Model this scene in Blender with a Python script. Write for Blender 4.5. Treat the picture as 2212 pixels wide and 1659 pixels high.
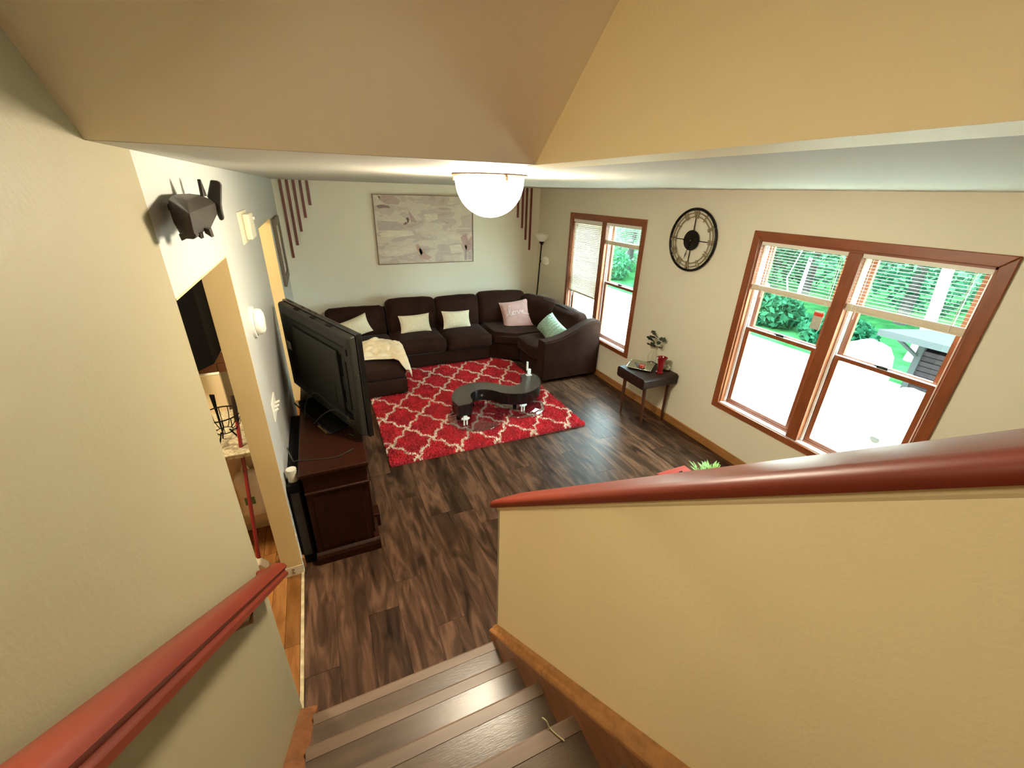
import bpy, bmesh, math, random
import numpy as np
from mathutils import Vector, Matrix, noise as mnoise

random.seed(7)
rng = np.random.default_rng(7)
for _o in list(bpy.data.objects):
    bpy.data.objects.remove(_o, do_unlink=True)
S = bpy.context.scene
COL = S.collection
PI = math.pi

# ------------------------------------------------------------------ camera
F_PX = 903.53
YAW, PITCH, ROLL = 0.431191, 0.429567, 0.029778
cam = bpy.data.cameras.new('camera')
cam.sensor_fit = 'HORIZONTAL'; cam.sensor_width = 36.0
cam.lens = F_PX * 36.0 / 2212.0
cam.clip_start = 0.02; cam.clip_end = 300
cam_o = bpy.data.objects.new('camera', cam); COL.objects.link(cam_o)
_cy, _sy, _cp, _sp = math.cos(YAW), math.sin(YAW), math.cos(PITCH), math.sin(PITCH)
_f = Vector((_sy * _cp, _cy * _cp, -_sp)); _r = Vector((_cy, -_sy, 0)); _u = _r.cross(_f)
_c, _s = math.cos(ROLL), math.sin(ROLL)
_r2 = _c * _r + _s * _u; _u2 = -_s * _r + _c * _u
cam_o.matrix_world = Matrix(((_r2.x, _u2.x, -_f.x, 0), (_r2.y, _u2.y, -_f.y, 0), (_r2.z, _u2.z, -_f.z, 2.37), (0, 0, 0, 1)))
S.camera = cam_o

# ------------------------------------------------------------------ world, sun, exposure
W = bpy.data.worlds.new('sky'); S.world = W; W.use_nodes = True
_bg = W.node_tree.nodes['Background']
_bg.inputs[0].default_value = (0.71, 0.93, 0.98, 1); _bg.inputs[1].default_value = 16.5
sun = bpy.data.lights.new('sun', 'SUN'); sun.energy = 4.0; sun.angle = 0.2; sun.color = (1.0, .97, .9)
sun_o = bpy.data.objects.new('sun', sun); COL.objects.link(sun_o)
sun_o.rotation_euler = Vector((0.45, -0.35, -1.0)).to_track_quat('-Z', 'Y').to_euler()
LAMP_COL = (1.0, 0.86, 0.64)
def lamp(name, loc, power, size, color=LAMP_COL, rot=(0, 0, 0)):
    l = bpy.data.lights.new(name, 'AREA'); l.shape = 'DISK'; l.size = size; l.energy = power; l.color = color
    o = bpy.data.objects.new(name, l); o.location = loc; o.rotation_euler = rot; COL.objects.link(o); return o
lamp('stair_fill_light', (-0.385, .38, 2.45), 3.9, 0.26, (1.0, .88, .66), (0, -.55, 0))  # added fill with no known fixture, out of view, brightens the half wall
lamp('kitchen_lamp', (-1.5, 2.9, 2.40), 20, 0.3, (1.0, .84, .58))
lamp('hallway_lamp', (-1.3, 4.6, 2.40), 14, 0.3, (1.0, .84, .58))
DOME_EMIT = 72.0
S.view_settings.view_transform = 'Standard'
try: S.view_settings.look = 'None'
except Exception: pass
S.view_settings.gamma = 1.0
S.view_settings.use_curve_mapping = False
S.view_settings.exposure = 1.5
S.cycles.use_denoising = True
S.cycles.max_bounces = 10
S.cycles.diffuse_bounces = 6
S.cycles.transparent_max_bounces = 16
S.cycles.caustics_reflective = False
S.cycles.caustics_refractive = False
S.cycles.sample_clamp_indirect = 8.0

# ------------------------------------------------------------------ materials
def mat(name, col, rough=.5, metal=0., var=0., vscale=6., bump=0., bscale=60., sheen=0., coat=0., coat_rough=.1,
        emit=None, estr=0., stretch=(1, 1, 1), col2=None, spec=None, alpha=None, objrand=0.):
    m = bpy.data.materials.new(name); m.use_nodes = True
    nt = m.node_tree; b = nt.nodes['Principled BSDF']
    b.inputs['Base Color'].default_value = (*col, 1)
    b.inputs['Roughness'].default_value = rough; b.inputs['Metallic'].default_value = metal
    if spec is not None: b.inputs['Specular IOR Level'].default_value = spec
    if sheen:
        b.inputs['Sheen Weight'].default_value = sheen; b.inputs['Sheen Roughness'].default_value = .35
        b.inputs['Sheen Tint'].default_value = (.8, .75, .78, 1)
    if coat: b.inputs['Coat Weight'].default_value = coat; b.inputs['Coat Roughness'].default_value = coat_rough
    if emit: b.inputs['Emission Color'].default_value = (*emit, 1); b.inputs['Emission Strength'].default_value = estr
    need = var or bump or col2 or objrand
    if need:
        tc = nt.nodes.new('ShaderNodeTexCoord'); mp = nt.nodes.new('ShaderNodeMapping')
        mp.inputs['Scale'].default_value = stretch
        nt.links.new(tc.outputs['Object'], mp.inputs['Vector'])
    if var or col2 or objrand:
        n = nt.nodes.new('ShaderNodeTexNoise'); n.inputs['Scale'].default_value = vscale; n.inputs['Detail'].default_value = 6
        vec = mp.outputs['Vector']
        if objrand:
            oi = nt.nodes.new('ShaderNodeObjectInfo'); ad = nt.nodes.new('ShaderNodeVectorMath'); ad.operation = 'MULTIPLY_ADD'
            ad.inputs[1].default_value = (37, 53, 19)
            nt.links.new(oi.outputs['Random'], ad.inputs[0]); nt.links.new(vec, ad.inputs[2]); vec = ad.outputs[0]
        nt.links.new(vec, n.inputs['Vector'])
        r = nt.nodes.new('ShaderNodeValToRGB')
        c2 = col2 or tuple(min(1, c * (1 + var)) for c in col)
        c1 = col if col2 else tuple(c * (1 - var) for c in col)
        r.color_ramp.elements[0].color = (*c1, 1); r.color_ramp.elements[1].color = (*c2, 1)
        r.color_ramp.elements[0].position = .3; r.color_ramp.elements[1].position = .7
        nt.links.new(n.outputs['Fac'], r.inputs['Fac'])
        out = r.outputs['Color']
        if objrand:
            hs = nt.nodes.new('ShaderNodeHueSaturation'); mr = nt.nodes.new('ShaderNodeMapRange')
            mr.inputs['To Min'].default_value = 1 - objrand; mr.inputs['To Max'].default_value = 1 + objrand
            nt.links.new(oi.outputs['Random'], mr.inputs['Value']); nt.links.new(mr.outputs[0], hs.inputs['Value'])
            nt.links.new(out, hs.inputs['Color']); out = hs.outputs['Color']
        nt.links.new(out, b.inputs['Base Color'])
    if bump:
        nb = nt.nodes.new('ShaderNodeTexNoise'); nb.inputs['Scale'].default_value = bscale; nb.inputs['Detail'].default_value = 4
        nt.links.new(mp.outputs['Vector'], nb.inputs['Vector'])
        bp = nt.nodes.new('ShaderNodeBump'); bp.inputs['Strength'].default_value = bump; bp.inputs['Distance'].default_value = .01
        nt.links.new(nb.outputs['Fac'], bp.inputs['Height']); nt.links.new(bp.outputs['Normal'], b.inputs['Normal'])
    return m

def glass_mat(name, tint=(1, 1, 1), refl=.5, base=.03):
    m = bpy.data.materials.new(name); m.use_nodes = True; nt = m.node_tree
    nt.nodes.remove(nt.nodes['Principled BSDF']); out = nt.nodes['Material Output']
    t = nt.nodes.new('ShaderNodeBsdfTransparent'); t.inputs[0].default_value = (*tint, 1)
    g = nt.nodes.new('ShaderNodeBsdfGlossy'); g.inputs['Roughness'].default_value = .02
    lw = nt.nodes.new('ShaderNodeLayerWeight'); lw.inputs[0].default_value = .5
    pw = nt.nodes.new('ShaderNodeMath'); pw.operation = 'POWER'; pw.inputs[1].default_value = 5; nt.links.new(lw.outputs['Facing'], pw.inputs[0])
    fr = nt.nodes.new('ShaderNodeMath'); fr.operation = 'MULTIPLY_ADD'; fr.inputs[1].default_value = refl; fr.inputs[2].default_value = base; nt.links.new(pw.outputs[0], fr.inputs[0])
    mx = nt.nodes.new('ShaderNodeMixShader')
    nt.links.new(fr.outputs[0], mx.inputs[0]); nt.links.new(t.outputs[0], mx.inputs[1]); nt.links.new(g.outputs[0], mx.inputs[2])
    nt.links.new(mx.outputs[0], out.inputs['Surface']); return m

M = {}
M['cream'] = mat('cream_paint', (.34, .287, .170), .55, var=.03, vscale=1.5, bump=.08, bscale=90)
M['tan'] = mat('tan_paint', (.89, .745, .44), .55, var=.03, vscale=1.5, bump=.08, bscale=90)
M['soffit'] = mat('soffit_paint', (.86, .775, .60), .6, var=.03, vscale=1.2, bump=.08, bscale=70)
M['grey_wall'] = mat('pale_grey_paint', (.55, .55, .51), .42, var=.03, vscale=1.5, bump=.1, bscale=80)
M['beige_wall'] = mat('beige_paint', (.82, .765, .61), .6, var=.02, vscale=1.2, bump=.08, bscale=90)
M['ceiling'] = mat('ceiling_paint', (.53, .50, .42), .7, bump=.1, bscale=60)
M['jamb'] = mat('jamb_paint', (.74, .57, .28), .5, var=.03, vscale=3)
M['kit_wall'] = mat('kitchen_paint', (.72, .58, .36), .6)
M['white_trim'] = mat('white_primer', (.72, .69, .58), .6, var=.1, vscale=20)
M['worn_edge'] = mat('worn_floor_edge', (.46, .36, .20), .7, var=.3, vscale=22)
M['tape'] = mat('joint_tape', (.74, .68, .50), .7, var=.05, vscale=30)
M['sub'] = mat('subfloor', (.05, .03, .02), .8)
M['red_rail'] = mat('red_brown_varnish', (.175, .025, .010), .42, var=.12, vscale=8, stretch=(1, .2, 1), spec=.4)
M['oak'] = mat('oak_trim', (.37, .165, .050), .4, var=.25, vscale=10, stretch=(4, .35, 4), coat=.2)
M['skirt'] = mat('stair_skirt', (.24, .092, .034), .42, var=.3, vscale=10, stretch=(4, .5, 4), coat=.2)
M['window_wood'] = mat('window_wood', (.25, .066, .018), .4, var=.2, vscale=9, stretch=(3, .5, 3), coat=.2)
M['window_wood_v'] = mat('window_wood_upright', (.25, .066, .018), .4, var=.2, vscale=9, stretch=(3, 3, .5), coat=.2)
M['vinyl'] = mat('white_vinyl', (.85, .86, .85), .35)
M['blind'] = mat('blind_vinyl', (.84, .80, .70), .45)
M['rail_blind'] = mat('blind_rail', (.70, .61, .45), .5)
M['pane'] = glass_mat('window_glass', (.97, 1.0, .99), .35)
M['disc'] = glass_mat('table_glass', (.96, .95, .97), .6, .18)
M['clear'] = glass_mat('clear_glass', (.985, .99, .985), .5, .02)
M['metal'] = mat('dark_metal', (.02, .018, .016), .4, .7)
M['steel'] = mat('brushed_steel', (.6, .6, .62), .3, 1.)
M['stud'] = mat('white_bracket', (.80, .82, .80), .25)
M['sofa'] = mat('brown_microfibre', (.029, .0135, .009), .75, var=.22, vscale=5, bump=.1, bscale=150, sheen=.10, spec=.04)
M['sofa_pipe'] = mat('brown_piping', (.03, .017, .013), .7, sheen=.15)
M['lumbar'] = mat('cream_boucle', (.80, .72, .52), .9, var=.06, vscale=40, bump=.5, bscale=160, sheen=.2)
M['throw'] = mat('cream_fleece', (.80, .69, .48), .95, var=.07, vscale=25, bump=.5, bscale=110, sheen=.3)
M['pink'] = mat('pink_velvet', (.58, .36, .32), .8, var=.06, vscale=12, bump=.15, bscale=120, sheen=.3)
M['white_print'] = mat('white_print', (.88, .82, .80), .7)
M['green_knit'] = mat('sage_knit', (.36, .50, .38), .9, var=.12, vscale=20, bump=.3, bscale=100, sheen=.2)
M['pile_red'] = mat('red_pile', (.56, .016, .030), .9, var=.25, vscale=6, sheen=.15)
M['pile_cream'] = mat('cream_pile', (.84, .74, .60), .9, var=.08, vscale=14)
M['rug_back'] = mat('rug_backing', (.30, .015, .022), .95, var=.2, vscale=30, bump=.6, bscale=90)
M['lacquer'] = mat('black_lacquer', (.006, .005, .005), .22, spec=.3, coat=.15, coat_rough=.1)
M['lacquer_top'] = mat('smoky_top', (.050, .040, .030), .25, spec=.4, coat=.3, coat_rough=.12)
M['espresso'] = mat('espresso_wood', (.020, .009, .005), .42, spec=.25, var=.25, vscale=8, stretch=(1, 6, 6))
M['walnut_leg'] = mat('dark_walnut_leg', (.07, .022, .010), .4, var=.2, vscale=10)
M['cherry'] = mat('cherry_cabinet', (.024, .0065, .0025), .35, var=.3, vscale=7, stretch=(5, 5, .8), coat=.05, spec=.2)
M['tv'] = mat('tv_plastic', (.022, .021, .016), .45, var=.08, vscale=4, spec=.3)
M['tv_gloss'] = mat('tv_gloss', (.006, .006, .006), .12, coat=.6)
M['sticker'] = mat('pale_sticker', (.40, .38, .30), .6, var=.15, vscale=80)
M['gold'] = mat('brass_ports_highlight', (.55, .40, .15), .35, .9)
M['black'] = mat('matte_black', (.005, .004, .004), .7, spec=.15)
M['cable'] = mat('cable', (.02, .018, .016), .5)
M['carved'] = mat('carved_dark_wood', (.026, .019, .013), .42, var=.25, vscale=14, coat=.15)
M['cream_plastic'] = mat('cream_plastic', (.80, .74, .55), .45)
M['white_plastic'] = mat('white_plastic', (.84, .82, .72), .4)
M['frame_wood'] = mat('weathered_frame', (.16, .115, .07), .6, var=.3, vscale=20, stretch=(1, 1, .2))
M['strip_wood'] = mat('red_brown_strip', (.17, .028, .014), .4, var=.3, vscale=12, stretch=(2, 2, .3), coat=.2)
M['canvas_edge'] = mat('thin_gilt_frame', (.22, .15, .08), .5)
M['bronze'] = mat('aged_bronze', (.30, .17, .09), .35, .7)
M['clock_gold'] = mat('brushed_champagne', (.40, .32, .18), .45, .5)
M['red_glass'] = mat('red_glass', (.20, .003, .007), .1, coat=.6)
M['mirror_plate'] = mat('mirror_plate', (.50, .52, .42), .08, .9)
M['leaf_dark'] = mat('dark_leaf', (.035, .045, .025), .6)
M['stem'] = mat('pale_stem', (.45, .42, .22), .6)
M['leaf_fresh'] = mat('fresh_green_leaf', (.24, .40, .10), .5, var=.3, vscale=30)
M['pot'] = mat('dark_pot', (.05, .035, .03), .5)
M['red_box'] = mat('red_painted_box', (.42, .050, .032), .4, coat=.2)
M['candle'] = mat('red_candle', (.55, .05, .03), .25, coat=.4)
M['gravel'] = mat('pale_gravel', (.58, .55, .47), .95, var=.15, vscale=9, bump=.8, bscale=40)
M['lawn'] = mat('lawn', (.014, .060, .020), .95, spec=0., var=.4, vscale=3, bump=.8, bscale=60)
M['bark_white'] = mat('pale_birch_bark', (.34, .34, .31), .8, var=.1, vscale=8, stretch=(1, 1, .4))
M['bark'] = mat('grey_bark', (.02, .018, .015), .9, var=.3, vscale=8)
def leaf_mat(name, c):
    m = bpy.data.materials.new(name); m.use_nodes = True; nt = m.node_tree; b = nt.nodes['Principled BSDF']
    b.inputs['Roughness'].default_value = .8; b.inputs['Specular IOR Level'].default_value = .04
    gi = nt.nodes.new('ShaderNodeNewGeometry'); r = nt.nodes.new('ShaderNodeValToRGB')
    r.color_ramp.elements[0].color = (c[0] * .6, c[1] * .65, c[2] * .6, 1); r.color_ramp.elements[1].color = (c[0] * 1.4, c[1] * 1.3, c[2] * 1.3, 1)
    nt.links.new(gi.outputs['Random Per Island'], r.inputs['Fac'])
    tr = nt.nodes.new('ShaderNodeBsdfTranslucent'); mx = nt.nodes.new('ShaderNodeMixShader'); mx.inputs[0].default_value = .35
    nt.links.new(r.outputs['Color'], b.inputs['Base Color']); nt.links.new(r.outputs['Color'], tr.inputs['Color'])
    nt.links.new(b.outputs[0], mx.inputs[1]); nt.links.new(tr.outputs[0], mx.inputs[2])
    nt.links.new(mx.outputs[0], nt.nodes['Material Output'].inputs['Surface']); return m
M['foliage_a'] = leaf_mat('foliage_mid', (.010, .055, .027))
M['foliage_b'] = leaf_mat('foliage_light', (.024, .092, .044))
M['foliage_c'] = leaf_mat('foliage_pale', (.085, .155, .10))
M['tarp'] = mat('white_tarp', (.85, .83, .78), .6, bump=.4, bscale=10)
M['siding'] = mat('grey_brown_siding', (.022, .018, .020), .7, spec=0., var=.15, vscale=6, stretch=(1, 1, 6))
M['shed_roof'] = mat('grey_roof', (.030, .034, .035), .7, spec=0.)
M['car'] = mat('car_paint', (.10, .12, .14), .25, coat=.8)
M['tyre'] = mat('tyre', (.02, .02, .02), .8)
M['granite'] = mat('speckled_granite', (.26, .20, .10), .3, col2=(.68, .60, .41), vscale=55, coat=.2)
M['kit_cab'] = mat('beige_cabinet', (.56, .42, .26), .5, var=.06, vscale=4)
M['brick'] = mat('terracotta_tile', (.48, .21, .10), .6, var=.15, vscale=10)
M['mop'] = mat('red_handle', (.26, .012, .012), .35, coat=.3)
M['bag'] = mat('pale_plastic_bag', (.70, .60, .44), .45, var=.08, vscale=10)
M['green_label'] = mat('green_label', (.10, .16, .07), .5)
M['tread'] = mat('dark_tread', (.105, .068, .042), .30, var=.3, vscale=5, stretch=(.5, 3, 3), bump=.05, bscale=60)
M['nosing'] = mat('stair_nosing', (.155, .098, .060), .42, var=.2, vscale=6, stretch=(.4, 3, 3))
M['riser'] = mat('dark_riser', (.06, .035, .022), .5)
M['dome'] = mat('lit_dome', (1, .95, .85), .4, emit=(1.0, .88, .68), estr=DOME_EMIT)
M['opal'] = mat('opal_shade', (.90, .88, .80), .35)
M['paper'] = mat('paper_roll', (.62, .58, .48), .7)

# wood plank material with long grain, each plank shifted by its own random number
def plank_mat(name, dark, mid, light, rough=.34, gs=1.0):
    m = bpy.data.materials.new(name); m.use_nodes = True; nt = m.node_tree; b = nt.nodes['Principled BSDF']; L = nt.links.new
    tc = nt.nodes.new('ShaderNodeNewGeometry'); oi = nt.nodes.new('ShaderNodeObjectInfo')
    off = nt.nodes.new('ShaderNodeVectorMath'); off.operation = 'MULTIPLY_ADD'; off.inputs[1].default_value = (41, 67, 23)
    L(oi.outputs['Random'], off.inputs[0]); L(tc.outputs['Position'], off.inputs[2])
    mp = nt.nodes.new('ShaderNodeMapping'); mp.inputs['Scale'].default_value = (9 * gs, 1.6 * gs, 9 * gs); L(off.outputs[0], mp.inputs['Vector'])
    n1 = nt.nodes.new('ShaderNodeTexNoise'); n1.inputs['Scale'].default_value = 1.6; n1.inputs['Detail'].default_value = 8; n1.inputs['Distortion'].default_value = 1.1
    L(mp.outputs[0], n1.inputs['Vector'])
    r = nt.nodes.new('ShaderNodeValToRGB'); e = r.color_ramp.elements
    e[0].position = .32; e[0].color = (*dark, 1); e[1].position = .72; e[1].color = (*light, 1)
    k = r.color_ramp.elements.new(.5); k.color = (*mid, 1)
    L(n1.outputs['Fac'], r.inputs['Fac'])
    hs = nt.nodes.new('ShaderNodeHueSaturation'); mr = nt.nodes.new('ShaderNodeMapRange'); mr.inputs['To Min'].default_value = .62; mr.inputs['To Max'].default_value = 1.3
    L(oi.outputs['Random'], mr.inputs['Value']); L(mr.outputs[0], hs.inputs['Value']); L(r.outputs[0], hs.inputs['Color'])
    L(hs.outputs[0], b.inputs['Base Color'])
    b.inputs['Roughness'].default_value = rough; b.inputs['Specular IOR Level'].default_value = .10
    bp = nt.nodes.new('ShaderNodeBump'); bp.inputs['Strength'].default_value = .12; bp.inputs['Distance'].default_value = .004
    L(n1.outputs['Fac'], bp.inputs['Height']); L(bp.outputs[0], b.inputs['Normal'])
    return m
M['plank'] = plank_mat('hickory_plank', (.022, .011, .006), (.066, .033, .019), (.155, .080, .045))
M['oak_plank'] = plank_mat('honey_oak_plank', (.20, .075, .018), (.28, .115, .030), (.36, .165, .05), .3)

def canvas_mat():
    m = bpy.data.materials.new('abstract_canvas'); m.use_nodes = True; nt = m.node_tree; b = nt.nodes['Principled BSDF']; L = nt.links.new
    b.inputs['Roughness'].default_value = .8
    tc = nt.nodes.new('ShaderNodeTexCoord')
    mp = nt.nodes.new('ShaderNodeMapping'); mp.inputs['Scale'].default_value = (1.6, 1, 4.2); L(tc.outputs['Object'], mp.inputs['Vector'])
    n = nt.nodes.new('ShaderNodeTexNoise'); n.inputs['Scale'].default_value = 1.7; n.inputs['Detail'].default_value = 7; n.inputs['Distortion'].default_value = .6
    L(mp.outputs[0], n.inputs['Vector'])
    r = nt.nodes.new('ShaderNodeValToRGB'); r.color_ramp.interpolation = 'LINEAR'; e = r.color_ramp.elements
    e[0].position = .34; e[0].color = (.52, .41, .33, 1); e[1].position = .66; e[1].color = (.74, .65, .51, 1)
    for p, c in ((.42, (.63, .51, .43, 1)), (.46, (.55, .47, .41, 1)), (.52, (.72, .62, .48, 1)), (.56, (.66, .57, .47, 1))):
        x = e.new(p); x.color = c
    L(n.outputs['Fac'], r.inputs['Fac']); L(r.outputs[0], b.inputs['Base Color']); return m
M['canvas'] = canvas_mat()

# ------------------------------------------------------------------ helpers
ORI = {}
def tag(o, label=None, cat=None, group=None, kind=None):
    if label: o['label'] = label
    if cat: o['category'] = cat
    if group: o['group'] = group
    if kind: o['kind'] = kind
    return o
def thing(name, label, cat, loc, group=None, kind=None):
    o = bpy.data.objects.new(name, None); COL.objects.link(o); o.location = loc; o.empty_display_size = .05
    ORI[o.name] = Vector(loc); return tag(o, label, cat, group, kind)
def obj(name, bm, m, parent=None, smooth=False, label=None, base=None, bevel=0., kind=None):
    """bm in world coordinates -> one mesh object (origin at parent's origin, or at base)."""
    o0 = ORI[parent.name] if parent else Vector(base or (0, 0, 0))
    bmesh.ops.translate(bm, verts=bm.verts, vec=-o0)
    me = bpy.data.meshes.new(name); bm.to_mesh(me); bm.free()
    me.materials.append(M[m] if isinstance(m, str) else m)
    if smooth:
        for p in me.polygons: p.use_smooth = True
    o = bpy.data.objects.new(name, me); COL.objects.link(o)
    if parent: o.parent = parent
    else: o.location = o0
    ORI[o.name] = o0
    if bevel:
        b = o.modifiers.new('bevel', 'BEVEL'); b.width = bevel; b.segments = 2; b.limit_method = 'ANGLE'
    if smooth:
        try: me.set_sharp_from_angle(angle=math.radians(50))
        except Exception: pass
    return tag(o, label, kind=kind)
def struct(name, bm, m, **k):
    o = obj(name, bm, m, **k); o['kind'] = 'structure'; return o
def B(): return bmesh.new()
def box(bm, x0, x1, y0, y1, z0, z1, mtx=None):
    v = [bm.verts.new((x, y, z)) for x in (x0, x1) for y in (y0, y1) for z in (z0, z1)]
    if mtx is not None:
        for q in v: q.co = mtx @ q.co
    for f in ((0, 1, 3, 2), (4, 6, 7, 5), (0, 4, 5, 1), (2, 3, 7, 6), (0, 2, 6, 4), (1, 5, 7, 3)):
        bm.faces.new([v[i] for i in f])
    return bm
def bx(*a): return box(B(), *a)
def prism(bm, pts, axis, a0, a1):
    """extrude a 2D polygon along an axis: axis 'x' -> pts are (y,z); 'y' -> (x,z); 'z' -> (x,y)"""
    def P(p, a): return {'x': (a, p[0], p[1]), 'y': (p[0], a, p[1]), 'z': (p[0], p[1], a)}[axis]
    A = [bm.verts.new(P(p, a0)) for p in pts]; C = [bm.verts.new(P(p, a1)) for p in pts]; n = len(pts)
    bm.faces.new(A[::-1]); bm.faces.new(C)
    for i in range(n): bm.faces.new((A[i], A[(i + 1) % n], C[(i + 1) % n], C[i]))
    bmesh.ops.recalc_face_normals(bm, faces=bm.faces); return bm
def lathe(bm, prof, c, n=24, axis='z'):
    rings = []
    for r, h in prof:
        ring = []
        for i in range(n):
            a = 2 * PI * i / n; u, v = r * math.cos(a), r * math.sin(a)
            p = {'z': (c[0] + u, c[1] + v, c[2] + h), 'x': (c[0] + h, c[1] + u, c[2] + v), 'y': (c[0] + u, c[1] + h, c[2] + v)}[axis]
            ring.append(bm.verts.new(p))
        rings.append(ring)
    for a, b in zip(rings, rings[1:]):
        for i in range(n): bm.faces.new((a[i], a[(i + 1) % n], b[(i + 1) % n], b[i]))
    if prof[0][0] > 1e-5: bm.faces.new(rings[0][::-1])
    if prof[-1][0] > 1e-5: bm.faces.new(rings[-1])
    bmesh.ops.remove_doubles(bm, verts=bm.verts, dist=1e-6)
    bmesh.ops.recalc_face_normals(bm, faces=bm.faces); return bm
def tube(bm, pts, r, n=8, closed=False):
    pts = [Vector(p) for p in pts]; rings = []; m = len(pts)
    for i, p in enumerate(pts):
        if closed: d = (pts[(i + 1) % m] - pts[i - 1])
        else: d = (pts[min(i + 1, m - 1)] - pts[max(i - 1, 0)])
        d.normalize(); a = Vector((0, 0, 1)) if abs(d.z) < .9 else Vector((1, 0, 0))
        u = d.cross(a).normalized(); v = d.cross(u).normalized()
        rr = r[i] if isinstance(r, (list, tuple)) else r
        rings.append([bm.verts.new(p + rr * (math.cos(2 * PI * k / n) * u + math.sin(2 * PI * k / n) * v)) for k in range(n)])
    rng_ = range(m if closed else m - 1)
    for i in rng_:
        a, b = rings[i], rings[(i + 1) % m]
        for k in range(n): bm.faces.new((a[k], a[(k + 1) % n], b[(k + 1) % n], b[k]))
    if not closed: bm.faces.new(rings[0][::-1]); bm.faces.new(rings[-1])
    bmesh.ops.recalc_face_normals(bm, faces=bm.faces); return bm
def smooth_path(pts, k=6):
    pts = [Vector(p) for p in pts]; out = []
    for i in range(len(pts) - 1):
        p0 = pts[max(i - 1, 0)]; p1 = pts[i]; p2 = pts[i + 1]; p3 = pts[min(i + 2, len(pts) - 1)]
        for j in range(k):
            t = j / k
            out.append(.5 * ((2 * p1) + (-p0 + p2) * t + (2 * p0 - 5 * p1 + 4 * p2 - p3) * t * t + (-p0 + 3 * p1 - 3 * p2 + p3) * t ** 3))
    out.append(pts[-1]); return out
def puff(bm, c, size, r=.04, bulge=(0, 0, .03), n=10, mtx=None, wr=.006, seed=0):
    """rounded, puffed cushion block; size are full extents, bulge is extra along each axis at face centre"""
    h = Vector(size) / 2; tmp = B(); bmesh.ops.create_cube(tmp, size=2)
    bmesh.ops.subdivide_edges(tmp, edges=tmp.edges[:], cuts=n, use_grid_fill=True)
    R = mtx if mtx is not None else Matrix.Identity(3)
    for v in tmp.verts:
        u = v.co.copy()
        # concentrate samples near the rim
        u = Vector([math.copysign(abs(t) ** .8, t) for t in u])
        p = Vector((u.x * h.x, u.y * h.y, u.z * h.z))
        inn = Vector([max(-h[i] + r, min(h[i] - r, p[i])) for i in range(3)])
        d = p - inn
        if d.length > 1e-9: p = inn + d.normalized() * min(r, d.length if d.length < r else r)
        for i in range(3):
            j, k = (i + 1) % 3, (i + 2) % 3
            p[i] += bulge[i] * u[i] * max(0, 1 - u[j] ** 2) * max(0, 1 - u[k] ** 2)
        if wr:
            q = p * 7 + Vector((seed * 3.1, seed * 1.7, seed))
            p += Vector((mnoise.noise(q), mnoise.noise(q + Vector((9, 0, 0))), mnoise.noise(q + Vector((0, 9, 0))))) * wr
        v.co = R @ p + Vector(c)
    me = bpy.data.meshes.new('t'); tmp.to_mesh(me); tmp.free(); bm.from_mesh(me); bpy.data.meshes.remove(me)
    return bm
def pillow(bm, c, w, h, t, mtx, n=18, seed=0, wr=.006):
    """square throw pillow, local x = width, z = height, y = thickness"""
    g = {}
    for s in (-1, 1):
        for i in range(n + 1):
            for j in range(n + 1):
                u, v = -1 + 2 * i / n, -1 + 2 * j / n
                edge = i in (0, n) or j in (0, n)
                if edge and s == 1: g[s, i, j] = g[-1, i, j]; continue
                x = u * w / 2 * (1 - .09 * (1 - v * v)); z = v * h / 2 * (1 - .09 * (1 - u * u))
                th = t / 2 * ((1 - abs(u) ** 2.6) * (1 - abs(v) ** 2.6)) ** .55
                q = Vector((x * 9 + seed * 5, s * 2, z * 9))
                wv = wr * mnoise.noise(q)
                g[s, i, j] = bm.verts.new(Vector(c) + mtx @ Vector((x, s * th + wv, z)))
    for s in (-1, 1):
        for i in range(n):
            for j in range(n):
                f = (g[s, i, j], g[s, i + 1, j], g[s, i + 1, j + 1], g[s, i, j + 1])
                bm.faces.new(f if s == -1 else f[::-1])
    bmesh.ops.recalc_face_normals(bm, faces=bm.faces); return bm
def rotm(rx=0, ry=0, rz=0):
    return (Matrix.Rotation(rz, 3, 'Z') @ Matrix.Rotation(ry, 3, 'Y') @ Matrix.Rotation(rx, 3, 'X'))
def dup(o, parent=None, loc=None):
    c = o.copy(); COL.objects.link(c)
    if parent: c.parent = parent
    if loc is not None: c.location = loc
    return c

# ------------------------------------------------------------------ the room shell
XL, XR, YF, ZC = -0.395, 3.44, 6.60, 2.4425     # left wall, window wall, far wall, ceiling
XH = 0.60                                        # stair face of the half wall
YS = 1.24                                        # lower edge of the sloped soffit
YB = -1.6                                        # back of the living room
WT = .115                                        # left wall thickness
LX0 = XL - WT

# floor: slab + planks
fl = struct('floor', bx(LX0, XR + .1, YB - .1, YF + .1, -.12, -.010), 'sub')
PW, PL = .18, 1.22
pm = B(); box(pm, 0, PW - .0014, 0, 1, -.010, 0)
pme = bpy.data.meshes.new('plank'); pm.to_mesh(pme); pm.free(); pme.materials.append(M['plank'])
nrow = int(math.ceil((XR - XL) / PW))
for i in range(nrow):
    y = YB - random.random() * PL
    while y < YF:
        y0, y1 = max(y, YB), min(y + PL, YF); y += PL
        if y1 - y0 < .05: continue
        x0 = XL + i * PW
        if x0 < XH and y1 < 1.2: continue          # below the stairs
        o = bpy.data.objects.new('plank', pme); COL.objects.link(o); o.parent = fl
        o.location = (x0, y0, random.uniform(-.0006, 0)); o.scale = (min(1, (XR - x0) / PW), y1 - y0 - .0016, 1)

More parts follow.
